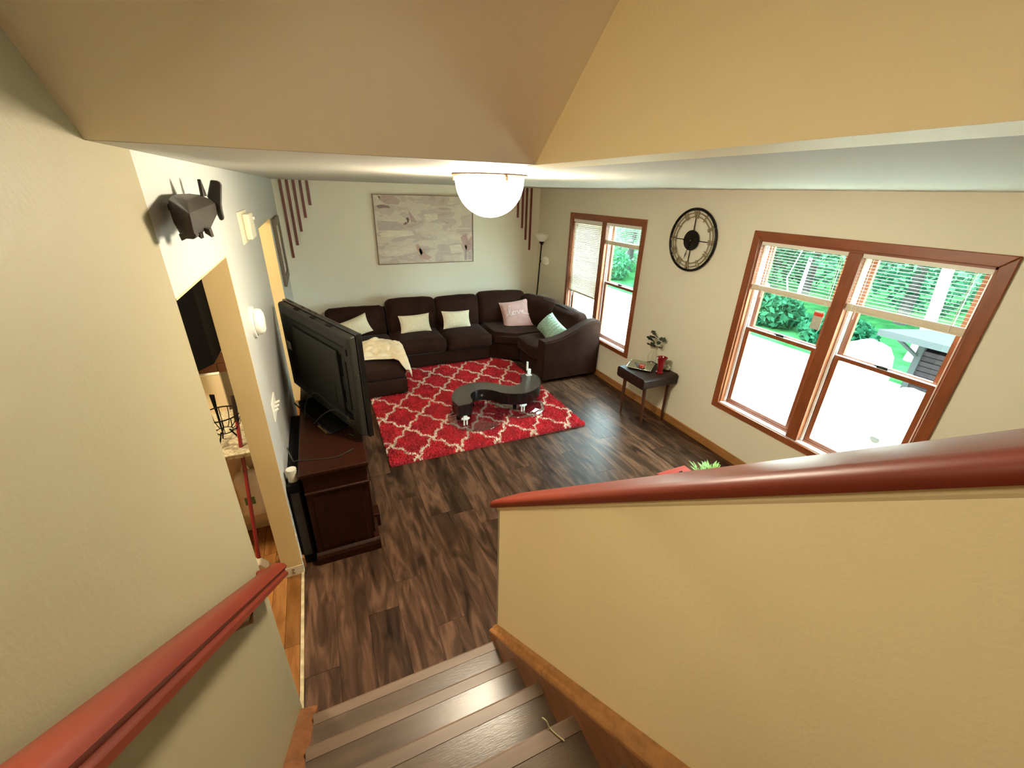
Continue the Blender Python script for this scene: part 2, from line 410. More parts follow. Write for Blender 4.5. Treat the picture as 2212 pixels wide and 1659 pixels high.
# left wall with two doorways (pieces joined: one continuous wall)
D1, D2, DH = (1.50, 2.41), (4.03, 5.19), 2.06
b = B()
for y0, y1, z0, z1 in ((D1[0], D1[1], DH, ZC), (D1[1], D2[0], 0, ZC), (D2[0], D2[1], DH, ZC), (D2[1], YF + .1, 0, ZC)):
    box(b, LX0, XL, y0, y1, z0, z1)
wl = struct('wall_left', b, 'grey_wall')
# painted jamb linings
for nm, (y0, y1) in (('jamb_lining', D1), ('jamb_lining', D2)):
    b = B(); box(b, LX0 - .002, XL + .0015, y1 - .004, y1 + .002, 0, DH); obj(nm, b, 'jamb', wl)
    b = B(); box(b, LX0 - .002, XL + .0015, y0 + .002, y1 - .004, DH - .004, DH + .002); obj(nm, b, 'jamb', wl)
# stair wall (cream) on the left, full stairwell height
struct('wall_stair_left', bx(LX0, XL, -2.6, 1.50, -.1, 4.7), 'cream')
# taped joint at the foot of the jamb
tp = obj('joint_tape', bx(LX0 - .003, XL + .002, 2.4035, 2.4065, .0, .075), 'tape', wl)
b = tube(B(), [(-.462, 2.402, .052), (-.452, 2.402, .058), (-.446, 2.402, .050), (-.456, 2.402, .036), (-.461, 2.402, .024), (-.444, 2.402, .024)], .0018, 5)
obj('pencil_mark', b, 'black', tp)
struct('trim_1', bx(XL - .002, XL + .004, 2.41, 2.432, 0, .32), 'white_trim')
# far wall
struct('wall_far', bx(LX0, XR + .2, YF, YF + .15, -.1, ZC + .1), 'beige_wall')
# window wall
W2Y, W1Y, WZ = (1.065, 2.535), (4.03, 5.53), (.53, 2.065)
b = B()
for y0, y1, z0, z1 in ((YB - .1, W2Y[0], -.5, 2.6), (W2Y[0], W2Y[1], -.5, WZ[0]), (W2Y[0], W2Y[1], WZ[1], 2.6), (W2Y[1], W1Y[0], -.5, 2.6),
                       (W1Y[0], W1Y[1], -.5, WZ[0]), (W1Y[0], W1Y[1], WZ[1], 2.6), (W1Y[1], YF + .15, -.5, 2.6)):
    box(b, XR, XR + .15, y0, y1, z0, z1)
struct('wall_right', b, 'beige_wall')
struct('wall_back', bx(XH, XR + .15, YB - .15, YB, -.1, 2.6), 'beige_wall')
# ceiling of the living room with the stairwell cut out
b = prism(B(), [(LX0, YS + .008), (XH + .06, YS - .054), (XR + .15, YS - .054), (XR + .15, YF + .15), (LX0, YF + .15)], 'z', ZC, ZC + .12); box(b, XH + .06, XR + .15, YB - .15, YS - .054, ZC, ZC + .12)
struct('ceiling', b, 'ceiling')
# sloped soffit above the stairs and its neighbours
sl = .82
b = prism(B(), [(YS, ZC + .001), (-1.25, ZC + sl * (YS + 1.25)), (-1.25, ZC + .2 + sl * (YS + 1.25)), (YS + .1, ZC + .2)], 'x', LX0, XH + .1)
for v in b.verts:
    v.co.y += .006 if v.co.x < 0 else -.055
struct('ceiling_soffit', b, 'soffit')
CRACK = [(0.033, 1.128, 2.539), (0.036, 1.137, 2.531), (0.037, 1.151, 2.519)]
ck = obj('paint_crack', tube(B(), CRACK, [.0008, .0018, .0010], 5), 'carved', bpy.data.objects['ceiling_soffit'])
struct('wall_stair_upper', bx(XH, XH + .12, -2.6, YS + .001, ZC - .001, 4.7), 'tan')
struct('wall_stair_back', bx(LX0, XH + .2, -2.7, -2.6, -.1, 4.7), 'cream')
struct('ceiling_upper', bx(LX0, XH + .2, -2.7, -1.2, 4.52, 4.7), 'soffit')
# half wall beside the stairs
hz = lambda y: 1.048 + .829 * (1.397 - y)
YE = 1.41
struct('wall_stair_right', prism(B(), [(YE, 0), (YE, hz(YE)), (-.28, hz(-.28)), (-.28, ZC + .01), (-2.6, ZC + .01), (-2.6, 0)], 'x', XH, XH + .12), 'tan')
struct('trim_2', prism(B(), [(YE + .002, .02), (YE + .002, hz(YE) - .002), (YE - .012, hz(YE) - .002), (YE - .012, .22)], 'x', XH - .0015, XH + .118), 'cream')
# cap of the half wall
cap = thing('wall_railing', 'wide red-brown wooden cap sloping along the top of the half wall, right of the stairs', 'handrail', (XH + .06, YE, hz(YE)))
def sloped(bm, prof, zf, y0, y1, x0):
    """profile (x,z offsets) swept along the slope line zf(y)"""
    A = [bm.verts.new((x0 + p[0], y0, zf(y0) + p[1])) for p in prof]; C = [bm.verts.new((x0 + p[0], y1, zf(y1) + p[1])) for p in prof]
    n = len(prof); bm.faces.new(A); bm.faces.new(C[::-1])
    for i in range(n): bm.faces.new((A[i], C[i], C[(i + 1) % n], A[(i + 1) % n]))
    bmesh.ops.recalc_face_normals(bm, faces=bm.faces); return bm
cp_prof = [(-.022, .002), (-.026, .010), (-.027, .022), (-.024, .033), (-.014, .042), (.0, .045), (.13, .045), (.144, .042), (.150, .030), (.150, .008), (.146, .002)]
obj('cap_board', sloped(B(), cp_prof, hz, 1.455, -.24, XH), 'red_rail', cap, smooth=True)
obj('cove_moulding', sloped(B(), [(-.012, 0), (-.006, -.012), (.0, -.02), (.0, 0)], hz, 1.41, -.24, XH), 'tan', cap)

# ------------------------------------------------------------------ stairs
RISE, RUN, Y1 = .195, .235, 1.352
st = thing('staircase', 'flight of dark wood stairs descending between the cream walls', 'stairs', (.1, Y1, 0))
SX0, SX1 = -.322, .560
for k in range(1, 12):
    y = Y1 - RUN * (k - 1); z = RISE * k
    obj('tread', bx(SX0, SX1, y - RUN - .03, y - .052, z - .03, z - .002), 'tread', st)
    b = prism(B(), [(y, z - .010), (y - .003, z - .003), (y - .010, z), (y - .052, z), (y - .052, z - .03), (y - .016, z - .034), (y - .002, z - .030)], 'x', SX0, SX1)
    obj('nosing', b, 'nosing', st)
    obj('riser', bx(SX0, SX1, y - .04, y - .022, z - RISE, z - .03), 'riser', st)
zs = lambda y: .20 + .86 * (1.395 - y)
obj('skirt_board', prism(B(), [(1.405, 0), (1.405, zs(1.405)), (-1.3, zs(-1.3)), (-1.3, zs(-1.3) - .75), (.6, 0)], 'x', SX1, XH - .012), 'skirt', st, label='right skirt board of honey brown wood')
obj('skirt_cap', sloped(B(), [(-.046, -.004), (-.046, .012), (-.040, .020), (-.028, .024), (-.018, .036), (0, .040), (0, -.004)], zs, 1.408, -1.3, XH), 'oak', st, label='moulded oak cap of the right skirt', bevel=.002)
zl = lambda y: .06 + .83 * (1.46 - y)
obj('skirt_board', prism(B(), [(1.46, 0), (1.46, zl(1.46)), (-1.3, zl(-1.3)), (-1.3, zl(-1.3) - .75), (.6, 0)], 'x', XL, SX0 - .012), 'skirt', st, label='left skirt board of reddish wood')
obj('skirt_cap', sloped(B(), [(0, -.004), (0, .030), (.030, .022), (.058, .014), (.073, .006), (.073, -.12), (.06, -.12), (.06, -.004)], zl, 1.463, -1.3, XL), 'skirt', st, label='left skirt moulding')
struct('floor_landing', bx(LX0, XH, -2.6, Y1 - RUN * 10 - .02, RISE * 11 - .12, RISE * 11 - .001), 'tread')
# left handrail
rz = lambda y: 1.812 - .785 * (y - .40)
hr = thing('handrail', 'rounded red-brown wooden handrail fixed along the left stair wall', 'handrail', (-.335, 1.47, rz(1.47)))
hp = [(-.034, .010), (-.030, .026), (-.018, .036), (0, .039), (.018, .036), (.030, .026), (.036, .010), (.032, .000), (.026, -.008), (.028, -.016), (.034, -.020), (.034, -.036), (.024, -.042), (-.024, -.042), (-.034, -.036), (-.034, -.020), (-.028, -.016), (-.026, -.008), (-.032, 0)]
obj('rail', sloped(B(), hp, rz, 1.475, -.9, -.332), 'red_rail', hr, smooth=True)
b = B(); box(b, XL, -.36, 1.40, 1.455, rz(1.43) - .045, rz(1.43) + .012); obj('wall_return', b, 'red_rail', hr, bevel=.006)
for y in (1.1, .2):
    b = tube(B(), [(XL, y, rz(y) - .12), (-.35, y, rz(y) - .11), (-.332, y, rz(y) - .043)], .008, 8); obj('bracket', b, 'bronze', hr)
# wire left on a tread
b = tube(B(), smooth_path([(.455, .672, .792), (.462, .655, .797), (.466, .640, .786), (.476, .618, .784), (.487, .598, .785), (.492, .588, .786)], 5), .0022, 6)
tag(obj('twist_tie', b, 'stem', base=(.466, .64, .782)), 'thin pale twist tie lying across the nosing of a stair tread', 'tie')

# threshold and kitchen floor
struct('trim_3', bx(XL - .016, XL + .002, 1.50, 2.41, -.004, .008), 'worn_edge')
kf = struct('floor_kitchen', bx(-3.2, LX0 + .1, .6, 6.7, -.12, -.012), 'sub')
b = B(); box(b, 0, .078, 0, 1, -.010, 0); kme = bpy.data.meshes.new('oak_plank'); b.to_mesh(kme); b.free(); kme.materials.append(M['oak_plank'])
for i in range(16):
    y = 1.2 - random.random() * .6
    while y < 5.6:
        L = random.choice((.7, .9, 1.1)); o = bpy.data.objects.new('plank', kme); COL.objects.link(o); o.parent = kf
        o.location = (XL - .018 - .08 * (i + 1), y, 0); o.scale = (1, L - .002, 1); y += L
struct('wall_kitchen', (lambda b: (box(b, -3.2, LX0, 5.6, 5.7, -.1, 2.5), box(b, -3.3, -3.2, .6, 6.7, -.1, 2.5), box(b, -3.2, LX0, .5, .6, -.1, 2.5), box(b, -3.2, -.72, 3.95, 4.03, -.1, 2.5)) and b)(B()), 'kit_wall')
struct('ceiling_kitchen', bx(-3.3, LX0, .5, 6.7, 2.43, 2.55), 'ceiling')
struct('baseboard_left', (lambda b: (box(b, XL, XL + .014, D2[1], YF, 0, .085), box(b, XL, XL + .014, 2.45, D2[0], 0, .085)) and b)(B()), 'oak')
struct('baseboard_right', bx(XR - .016, XR, YB, YF, 0, .088), 'oak', bevel=.004)
struct('baseboard_far', bx(XL, XR, YF - .014, YF, 0, .085), 'oak')

# ------------------------------------------------------------------ windows
def window(name, y0, y1, label_sticker=False):
    z0, z1 = WZ; ym = (y0 + y1) / 2 - (.008)
    c = .068
    root = bpy.data.objects.new(name, None); COL.objects.link(root); root.location = (XR, ym, z0); ORI[root.name] = Vector((XR, ym, z0)); root['kind'] = 'structure'
    X0 = XR - .018
    prof_w = c
    def casing(nm, b, m='window_wood'): return obj(nm, b, m, root, bevel=.005)
    # mitred casing
    b = B(); prism(b, [(y0 - c, z1 + c), (y1 + c, z1 + c), (y1, z1), (y0, z1)], 'x', X0, XR); casing('head_casing', b)
    b = B(); prism(b, [(y0 - c, z0 - c * .85), (y0, z0), (y1, z0), (y1 + c, z0 - c * .85)], 'x', X0, XR); casing('sill_casing', b)
    for s, yy in ((-1, y0), (1, y1)):
        b = B(); prism(b, [(yy, z0), (yy, z1), (yy + s * c, z1 + c), (yy + s * c, z0 - c * .85)], 'x', X0, XR); casing('side_casing', b, 'window_wood_v')
    # jamb liners and mullion
    obj('sill', bx(XR - .004, XR + .11, y0, y1, z0 - .012, z0 + .010), 'vinyl', root)
    obj('sill_stop', bx(XR + .055, XR + .065, y0, y1, z0 + .010, z0 + .028), 'window_wood', root)
    for a, d in ((y0, y0 + .014), (y1 - .014, y1)): obj('jamb', bx(XR, XR + .11, a, d, z0 + .01, z1), 'window_wood_v', root)
    obj('head_jamb', bx(XR, XR + .11, y0, y1, z1 - .014, z1), 'window_wood', root)
    obj('mullion', bx(XR - .004, XR + .12, ym - .047, ym + .047, z0, z1 - .014), 'window_wood_v', root, bevel=.006)
    zm = 1.292
    for a, d in ((y0 + .014, ym - .047), (ym + .047, y1 - .014)):
        # white vinyl tracks
        for yy, w in ((d, -1), (a, 1)):
            for i in range(2):
                x = XR + .045 + i * .032
                obj('sash_track', bx(x, x + .010, min(yy, yy + w * .020), max(yy, yy + w * .020), z0 + .012, z1 - .014), 'vinyl', root)
        sw = .038
        for nm, zA, zB, x in (('lower_sash', z0 + .012, zm + .016, XR + .060), ('upper_sash', zm - .016, z1 - .014, XR + .092)):
            b = B(); A0, A1 = a + .020, d - .020
            box(b, x, x + .028, A0, A0 + sw, zA, zB); box(b, x, x + .028, A1 - sw, A1, zA, zB)
            box(b, x, x + .028, A0 + sw, A1 - sw, zA, zA + (sw + .006)); box(b, x, x + .028, A0 + sw, A1 - sw, zB - .030, zB)
            so = obj(nm, b, 'window_wood_v', root)
            obj('pane', bx(x + .012, x + .016, A0 + sw - .004, A1 - sw + .004, zA + sw, zB - .026), 'pane', so)
            if nm == 'lower_sash':
                obj('sash_ledge', bx(x - .001, x + .030, A0 + .004, A1 - .004, zB, zB + .0035), 'vinyl', so)
                yc = (A0 + A1) / 2
                b = B(); box(b, x + .002, x + .026, yc - .035, yc + .035, zB + .003, zB + .012); tube(b, [(x + .012, yc - .03, zB + .014), (x + .004, yc + .005, zB + .018), (x - .006, yc + .045, zB + .016)], .005, 6)
                obj('sash_lock', b, 'metal', so)
            elif label_sticker and a > ym:
                yc = A0 + .095
                b = box(B(), x + .0095, x + .0115, yc - .037, yc + .037, 1.44, 1.585); sk = obj('warning_sticker', b, 'sticker', so, label='paper sticker with a red band on the pane')
                obj('red_band', bx(x + .0085, x + .0095, yc - .037, yc + .037, 1.548, 1.572), 'candle', sk) if False else None
                rb = B(); box(rb, x + .0085, x + .0096, yc - .037, yc + .037, 1.545, 1.572)
                for k in range(6): pass
                o = obj('red_band', rb, 'candle'); o.parent = sk; o.location = -ORI[sk.name]; o.matrix_parent_inverse = Matrix.Identity(4)
    return root
window('window_1', *W1Y)
window('window_2', *W2Y, label_sticker=True)

def slat_mesh(L, tilt):
    """curved slat, length along y, centred"""
    bm = B(); n = 4; w = .0245; th = .0009; up = []; dn = []
    for i in range(n + 1):
        u = (i / n - .5) * w; z = .0013 * (1 - (2 * i / n - 1) ** 2)
        x2 = u * math.cos(tilt) - z * math.sin(tilt); z2 = u * math.sin(tilt) + z * math.cos(tilt)
        up.append((x2, z2 + th / 2)); dn.append((x2, z2 - th / 2))
    prism(bm, up + dn[::-1], 'y', -L / 2, L / 2)
    me = bpy.data.meshes.new('slat'); bm.to_mesh(me); bm.free(); me.materials.append(M['blind']); return me
def blind(label, ya, yb, ztop, zrail, tilt, pitch, rail_h, drop=0., droop=0.):
    x = XR + .026; yc = (ya + yb) / 2; L = yb - ya
    t = thing('window_blind', label, 'blind', (x, yc, ztop), 'slatted blinds in the two windows')
    obj('headrail', bx(x - .022, x + .016, ya, yb, ztop - .034, ztop + .004), 'blind', t, bevel=.003)
    me = slat_mesh(L - .006, tilt)
    z = ztop - .045; i = 0
    while z > zrail + rail_h + .004:
        o = bpy.data.objects.new('slat', me); COL.objects.link(o); o.parent = t
        o.location = (random.uniform(-.0008, .0008), 0, z - ztop); o.rotation_euler = (random.uniform(-.003, .003) + droop * 0, 0, random.uniform(-.002, .002)); z -= pitch; i += 1
    fm = slat_mesh(L - .006, .02)
    n = max(1, int(rail_h / .0075))
    for k in range(n - 2):
        o = bpy.data.objects.new('stacked_slat', fm); COL.objects.link(o); o.parent = t; o.location = (0, 0, zrail + .016 + k * (rail_h - .016) / max(1, n - 2) - ztop)
    obj('bottom_rail', bx(x - .014, x + .014, ya + .002, yb - .002, zrail, zrail + .014), 'rail_blind', t, bevel=.003)
    if rail_h > .02: obj('slat_bundle', bx(x - .010, x + .010, ya + .006, yb - .006, zrail + .014, zrail + rail_h), 'rail_blind', t)
    for yy in (yb - .085, ya + .085):
        b = B()
        for dx in (-.0135, .0135): tube(b, [(x + dx, yy, ztop - .03), (x + dx, yy, zrail + .01)], .0022, 5)
        obj('ladder_cord', b, 'vinyl', t)
    b = tube(B(), [(x - .016, yb - .115, ztop - .03), (x - .017, yb - .118, zrail - .05)], .0018, 5); obj('lift_cord', b, 'vinyl', t)
    return t
ym2 = sum(W2Y) / 2 - .008; ym1 = sum(W1Y) / 2 - .008
blind('raised white slatted blind, left half of the large window', ym2 + .008, W2Y[1] - .003, 2.056, 1.652, -.15, .0222, .045)
blind('raised white slatted blind, right half of the large window', W2Y[0] + .003, ym2 - .002, 2.056, 1.655, -.15, .0222, .050)
blind('lowered cream slatted blind, left half of the window by the sofa', ym1 + .004, W1Y[1] - .003, 2.050, 1.030, 1.05, .0222, .030)
blind('short raised blind, right half of the window by the sofa', W1Y[0] + .003, ym1 - .004, 2.050, 1.792, -.15, .0222, .048)

# ------------------------------------------------------------------ ceiling light
LC = (.776, 2.0)
t = thing('ceiling_light', 'lit domed glass ceiling light with a bronze pan on the living room ceiling', 'lamp', (LC[0], LC[1], ZC))
obj('pan', lathe(B(), [(.172, 0), (.176, -.004), (.170, -.010), (.156, -.014)], (LC[0], LC[1], ZC - .0005), 40), 'bronze', t, smooth=True)
prof = [(.158 * math.cos(a), -.014 - .170 * math.sin(a) ** .9) for a in [i * PI / 2 / 12 for i in range(12)]] + [(0, -.184)]
obj('glass_dome', lathe(B(), [(.150, -.010)] + prof, (LC[0], LC[1], ZC), 40), 'dome', t, smooth=True)
for k in range(3):
    a = k * 2.1 + .6; c = (LC[0] + .163 * math.cos(a), LC[1] + .163 * math.sin(a), ZC - .018)
    obj('thumb_screw', lathe(B(), [(0, -.012), (.008, -.010), (.008, .006), (0, .008)], c, 10), 'bronze', t, smooth=True)

# ------------------------------------------------------------------ far wall: strips, painting
strip_l = [(-.298, 1.478), (-.220, 1.640), (-.145, 1.815), (-.066, 1.988), (.014, 2.142)]
strip_r = [(3.276, 1.495), (3.197, 1.658), (3.127, 1.840), (3.046, 2.0), (2.968, 2.15)]
rank = ('longest', 'second longest', 'middle-length', 'second shortest', 'shortest')
for side, lst, nm in (('left', strip_l, 'in the left fan beside the grey left wall'), ('right', strip_r, 'in the right fan above the floor lamp')):
    for i, (x, z) in enumerate(lst):
        o = obj('wood_strip', bx(x - .016, x + .016, YF - .020, YF, z, ZC - .003), 'strip_wood', base=(x, YF - .01, z), bevel=.002)
        tag(o, f'{rank[i]} red-brown wooden strip {nm}', 'wood strip', 'fanned wooden strips on the far wall')
t = thing('painting', 'large abstract painting in cream, pink and grey above the sofa', 'painting', (1.54, YF - .02, 1.34))
PX0, PX1, PZ0, PZ1 = .808, 2.275, 1.345, 2.300
obj('canvas', bx(PX0 + .010, PX1 - .010, YF - .030, YF, PZ0 + .010, PZ1 - .010), 'canvas', t)
b = B()
for a in ((PX0, PX0 + .010, PZ0, PZ1), (PX1 - .010, PX1, PZ0, PZ1)): box(b, a[0], a[1], YF - .040, YF, a[2], a[3])
for a in ((PZ0, PZ0 + .010), (PZ1 - .010, PZ1)): box(b, PX0 + .010, PX1 - .010, YF - .040, YF, a[0], a[1])
obj('frame', b, 'canvas_edge', t)
def stroke(pts, c):
    m = bpy.data.materials.get('paint_%02x%02x%02x' % tuple(int(v * 255) for v in c)) or mat('paint_%02x%02x%02x' % tuple(int(v * 255) for v in c), tuple(v * 1.22 for v in c), .7, var=.1, vscale=14, stretch=(1, 1, 3))
    b = prism(B(), [(PX0 + u * (PX1 - PX0), PZ1 - v * (PZ1 - PZ0)) for u, v in pts], 'y', YF - .0318, YF - .029); obj('brush_stroke', b, m, t)
stroke([(.33, .21), (.36, .27), (.40, .36), (.41, .39), (.35, .385), (.345, .33)], (.40, .27, .24))
stroke([(.300, .325), (.325, .315), (.335, .345), (.328, .385), (.31, .40), (.312, .36), (.306, .345)], (.13, .09, .075))
stroke([(.27, .425), (.295, .375), (.315, .40), (.30, .42)], (.22, .12, .11))
stroke([(.03, .16), (.08, .14), (.15, .16), (.16, .19), (.10, .185), (.05, .195)], (.25, .17, .14))
stroke([(.05, .03), (.20, .02), (.26, .08), (.24, .14), (.12, .13), (.08, .09)], (.44, .32, .27))
stroke([(.02, .02), (.07, .015), (.07, .06), (.03, .06)], (.62, .55, .43))
stroke([(.03, .55), (.12, .50), (.34, .52), (.38, .57), (.20, .60), (.06, .59)], (.62, .55, .43))
stroke([(.02, .36), (.22, .38), (.30, .46), (.24, .50), (.03, .50)], (.43, .36, .32))
stroke([(.42, .93), (.40, .82), (.38, .72), (.41, .70), (.44, .78), (.49, .86), (.54, .91), (.50, .95)], (.46, .31, .25))
stroke([(.41, .80), (.43, .76), (.45, .84), (.43, .88)], (.62, .54, .42))
stroke([(.48, .27), (.62, .26), (.63, .34), (.52, .37)], (.60, .53, .41))
stroke([(.52, .385), (.62, .345), (.68, .355), (.58, .40)], (.47, .40, .33))
stroke([(.63, .175), (.70, .165), (.76, .185), (.78, .20), (.66, .205)], (.42, .34, .29))
stroke([(.68, .36), (.74, .39), (.72, .405)], (.38, .30, .26))
stroke([(.61, .72), (.69, .71), (.72, .80), (.62, .85)], (.46, .39, .33))
stroke([(.86, .62), (.92, .55), (.94, .66), (.985, .60), (.985, .80), (.93, .84), (.89, .72)], (.42, .28, .25))
stroke([(.905, .74), (.925, .74), (.93, .975), (.90, .975)], (.36, .28, .26))
stroke([(.94, .84), (.985, .83), (.985, .97), (.94, .97)], (.43, .35, .33))
stroke([(.73, .74), (.86, .72), (.89, .84), (.76, .86)], (.60, .53, .41))
stroke([(.06, .80), (.26, .78), (.31, .84), (.18, .88), (.08, .86)], (.60, .53, .42))

# framed picture on the left wall at the far end
t = thing('picture_frame', 'narrow weathered wooden frame hung on the left wall near the far corner', 'picture', (XL, 5.80, 1.32))
b = B()
for y0, y1, z0, z1 in ((5.42, 5.50, 1.32, 2.04), (6.10, 6.18, 1.32, 2.04), (5.50, 6.10, 1.32, 1.40), (5.50, 6.10, 1.96, 2.04)): box(b, XL, XL + .034, y0, y1, z0, z1)
obj('frame', b, 'frame_wood', t, bevel=.006)
obj('backing', bx(XL, XL + .012, 5.50, 6.10, 1.40, 1.96), 'canvas', t)

# ------------------------------------------------------------------ floor lamp
t = thing('floor_lamp', 'black torchiere floor lamp with two white glass shades in the corner behind the sofa', 'lamp', (3.305, 6.36, 0))
obj('base', lathe(B(), [(.0, .03), (.02, .03), (.11, .018), (.125, .008), (.125, 0), (0, 0)], (3.305, 6.36, 0), 28), 'metal', t, smooth=True)
obj('pole', tube(B(), [(3.305, 6.36, .02), (3.335, 6.34, .8), (3.362, 6.32, 1.63)], .011, 10), 'metal', t, smooth=True)
obj('socket_cup', lathe(B(), [(.012, 0), (.020, .01), (.040, .05), (.044, .062), (0, .062)], (3.363, 6.319, 1.60), 20), 'metal', t, smooth=True)
obj('bowl_shade', lathe(B(), [(.035, 0), (.060, .010), (.095, .045), (.118, .095), (.122, .118), (.114, .116), (.108, .095), (.088, .052), (.05, .018), (.03, .012)], (3.365, 6.318, 1.655), 28), 'opal', t, smooth=True)
obj('side_arm', tube(B(), smooth_path([(3.343, 6.335, 1.28), (3.36, 6.31, 1.345), (3.40, 6.28, 1.375), (3.43 - .045, 6.23, 1.378)], 6), .007, 8), 'metal', t, smooth=True)
sh = lathe(B(), [(.022, 0), (.035, .012), (.060, .04), (.072, .075), (.066, .072), (.05, .04), (.02, .014)], (0, 0, 0), 24, 'z')
bmesh.ops.rotate(sh, verts=sh.verts, cent=(0, 0, 0), matrix=rotm(math.radians(65), math.radians(20), 0)); bmesh.ops.translate(sh, verts=sh.verts, vec=(3.365, 6.235, 1.345))
obj('reading_shade', sh, 'opal', t, smooth=True)
b = B(); bmesh.ops.create_uvsphere(b, u_segments=14, v_segments=8, radius=.024); bmesh.ops.translate(b, verts=b.verts, vec=(3.372, 6.195, 1.362)); obj('bulb', b, 'white_plastic', t, smooth=True)

# ------------------------------------------------------------------ wall clock
CY, CZ, CR = 3.262, 1.985, .300
t = thing('wall_clock', 'round open metal wall clock with roman numerals between the two windows', 'clock', (XR, CY, CZ))
xk = XR - .022
def ring(r, rad, n=72, m=8, x=xk):
    return tube(B(), [(x, CY + r * math.sin(2 * PI * k / n), CZ + r * math.cos(2 * PI * k / n)) for k in range(n)], rad, m, True)
obj('rim', ring(CR - .012, .0125), 'metal', t, smooth=True)
obj('inner_ring', ring(.252, .0045, 60, 6), 'clock_gold', t); obj('inner_ring', ring(.218, .0045, 60, 6), 'clock_gold', t)
obj('hub', lathe(B(), [(.094, .0), (.096, .004), (.094, .010), (.06, .012), (0, .012)][::-1], (xk - .014, CY, CZ), 40, 'x'), 'metal', t, smooth=True)
obj('movement', bx(XR - .022, XR, CY - .03, CY + .03, CZ - .03, CZ + .03), 'black', t)
for a in (0, 90, 180, 270):
    u = Vector((0, -math.sin(math.radians(a)), math.cos(math.radians(a)))); c = Vector((xk, CY, CZ))
    obj('spoke', tube(B(), [c + u * .08, c + u * .289], .0045, 6), 'metal', t)
rom = ['XII', 'I', 'II', 'III', 'IV', 'V', 'VI', 'VII', 'VIII', 'IX', 'X', 'XI']
for k, s in enumerate(rom):
    a = k * PI / 6
    up = Vector((0, -math.sin(a), math.cos(a))); rt = Vector((0, -math.cos(a), -math.sin(a))); c = Vector((xk - .004, CY, CZ)) + up * .238
    b = B(); wd = {'I': .016, 'V': .034, 'X': .036}; tot = sum(wd[q] for q in s); x = -tot / 2; H = .034
    def bar(p, q, r=.0055): tube(b, [c + rt * p[0] + up * p[1], c + rt * q[0] + up * q[1]], r, 6)
    for q in s:
        w = wd[q]; m_ = x + w / 2
        if q == 'I': bar((m_, -H), (m_, H)); bar((m_ - .007, H), (m_ + .007, H), .003); bar((m_ - .007, -H), (m_ + .007, -H), .003)
        if q == 'V': bar((x + .004, H), (m_, -H)); bar((m_, -H), (x + w - .004, H), .003)
        if q == 'X': bar((x + .004, H), (x + w - .004, -H)); bar((x + .004, -H), (x + w - .004, H), .003)
        x += w
    obj('numeral', b, 'clock_gold', t)
c = Vector((xk - .018, CY, CZ))
for nm, ang, ln, r in (('hour_hand', 268, .10, .0035), ('minute_hand', 193, .19, .0028)):
    a = math.radians(ang); u = Vector((0, -math.sin(a), math.cos(a)))
    obj(nm, tube(B(), [c - u * .03, c + u * ln * .6, c + u * ln * .72, c + u * ln], [r, r, r * 2.2, r * .4], 6), 'metal' if nm == 'minute_hand' else 'metal', t)
obj('cap_nut', lathe(B(), [(0, -.008), (.006, -.006), (.007, 0)], (xk - .016, CY, CZ), 12, 'x'), 'steel', t, smooth=True)

# ------------------------------------------------------------------ left wall fittings
t = thing('door_chime', 'cream rectangular door chime box mounted high on the left wall', 'door chime', (XL, 3.22, 2.04))
obj('back_plate', bx(XL, XL + .010, 3.035, 3.42, 2.040, 2.222), 'cream_plastic', t, bevel=.003)
obj('cover', bx(XL + .010, XL + .046, 3.16, 3.40, 2.055, 2.205), 'cream_plastic', t, bevel=.008)
obj('knob', lathe(B(), [(0, .012), (.010, .010), (.010, 0)], (XL + .046, 3.37, 2.17), 12, 'x'), 'white_plastic', t)
t = thing('smoke_alarm', 'white round alarm on the left wall above the switches', 'alarm', (XL, 2.72, 1.66))
obj('base_ring', lathe(B(), [(0, 0), (.088, 0), (.088, .014), (.075, .016), (0, .016)], (XL, 2.72, 1.655), 32, 'x'), 'white_plastic', t, smooth=True)
obj('cover', lathe(B(), [(.072, .018), (.076, .030), (.070, .050), (.052, .060), (0, .062)], (XL, 2.72, 1.655), 32, 'x'), 'white_plastic', t, smooth=True)
obj('test_button', lathe(B(), [(.016, 0), (.016, .004), (0, .005)], (XL + .060, 2.70, 1.64), 16, 'x'), 'cream_plastic', t)
t = thing('light_switch', 'white three-toggle light switch plate on the left wall', 'switch', (XL, 2.755, 1.09))
obj('plate', bx(XL, XL + .007, 2.655, 2.855, 1.028, 1.150), 'white_plastic', t, bevel=.003)
for y in (2.695, 2.755, 2.815):
    b = B(); box(b, 0, .030, -.006, .006, -.006, .006); bmesh.ops.rotate(b, verts=b.verts, cent=(0, 0, 0), matrix=rotm(0, -.45, 0)); bmesh.ops.translate(b, verts=b.verts, vec=(XL + .005, y, 1.088)); obj('toggle', b, 'white_plastic', t, bevel=.002)

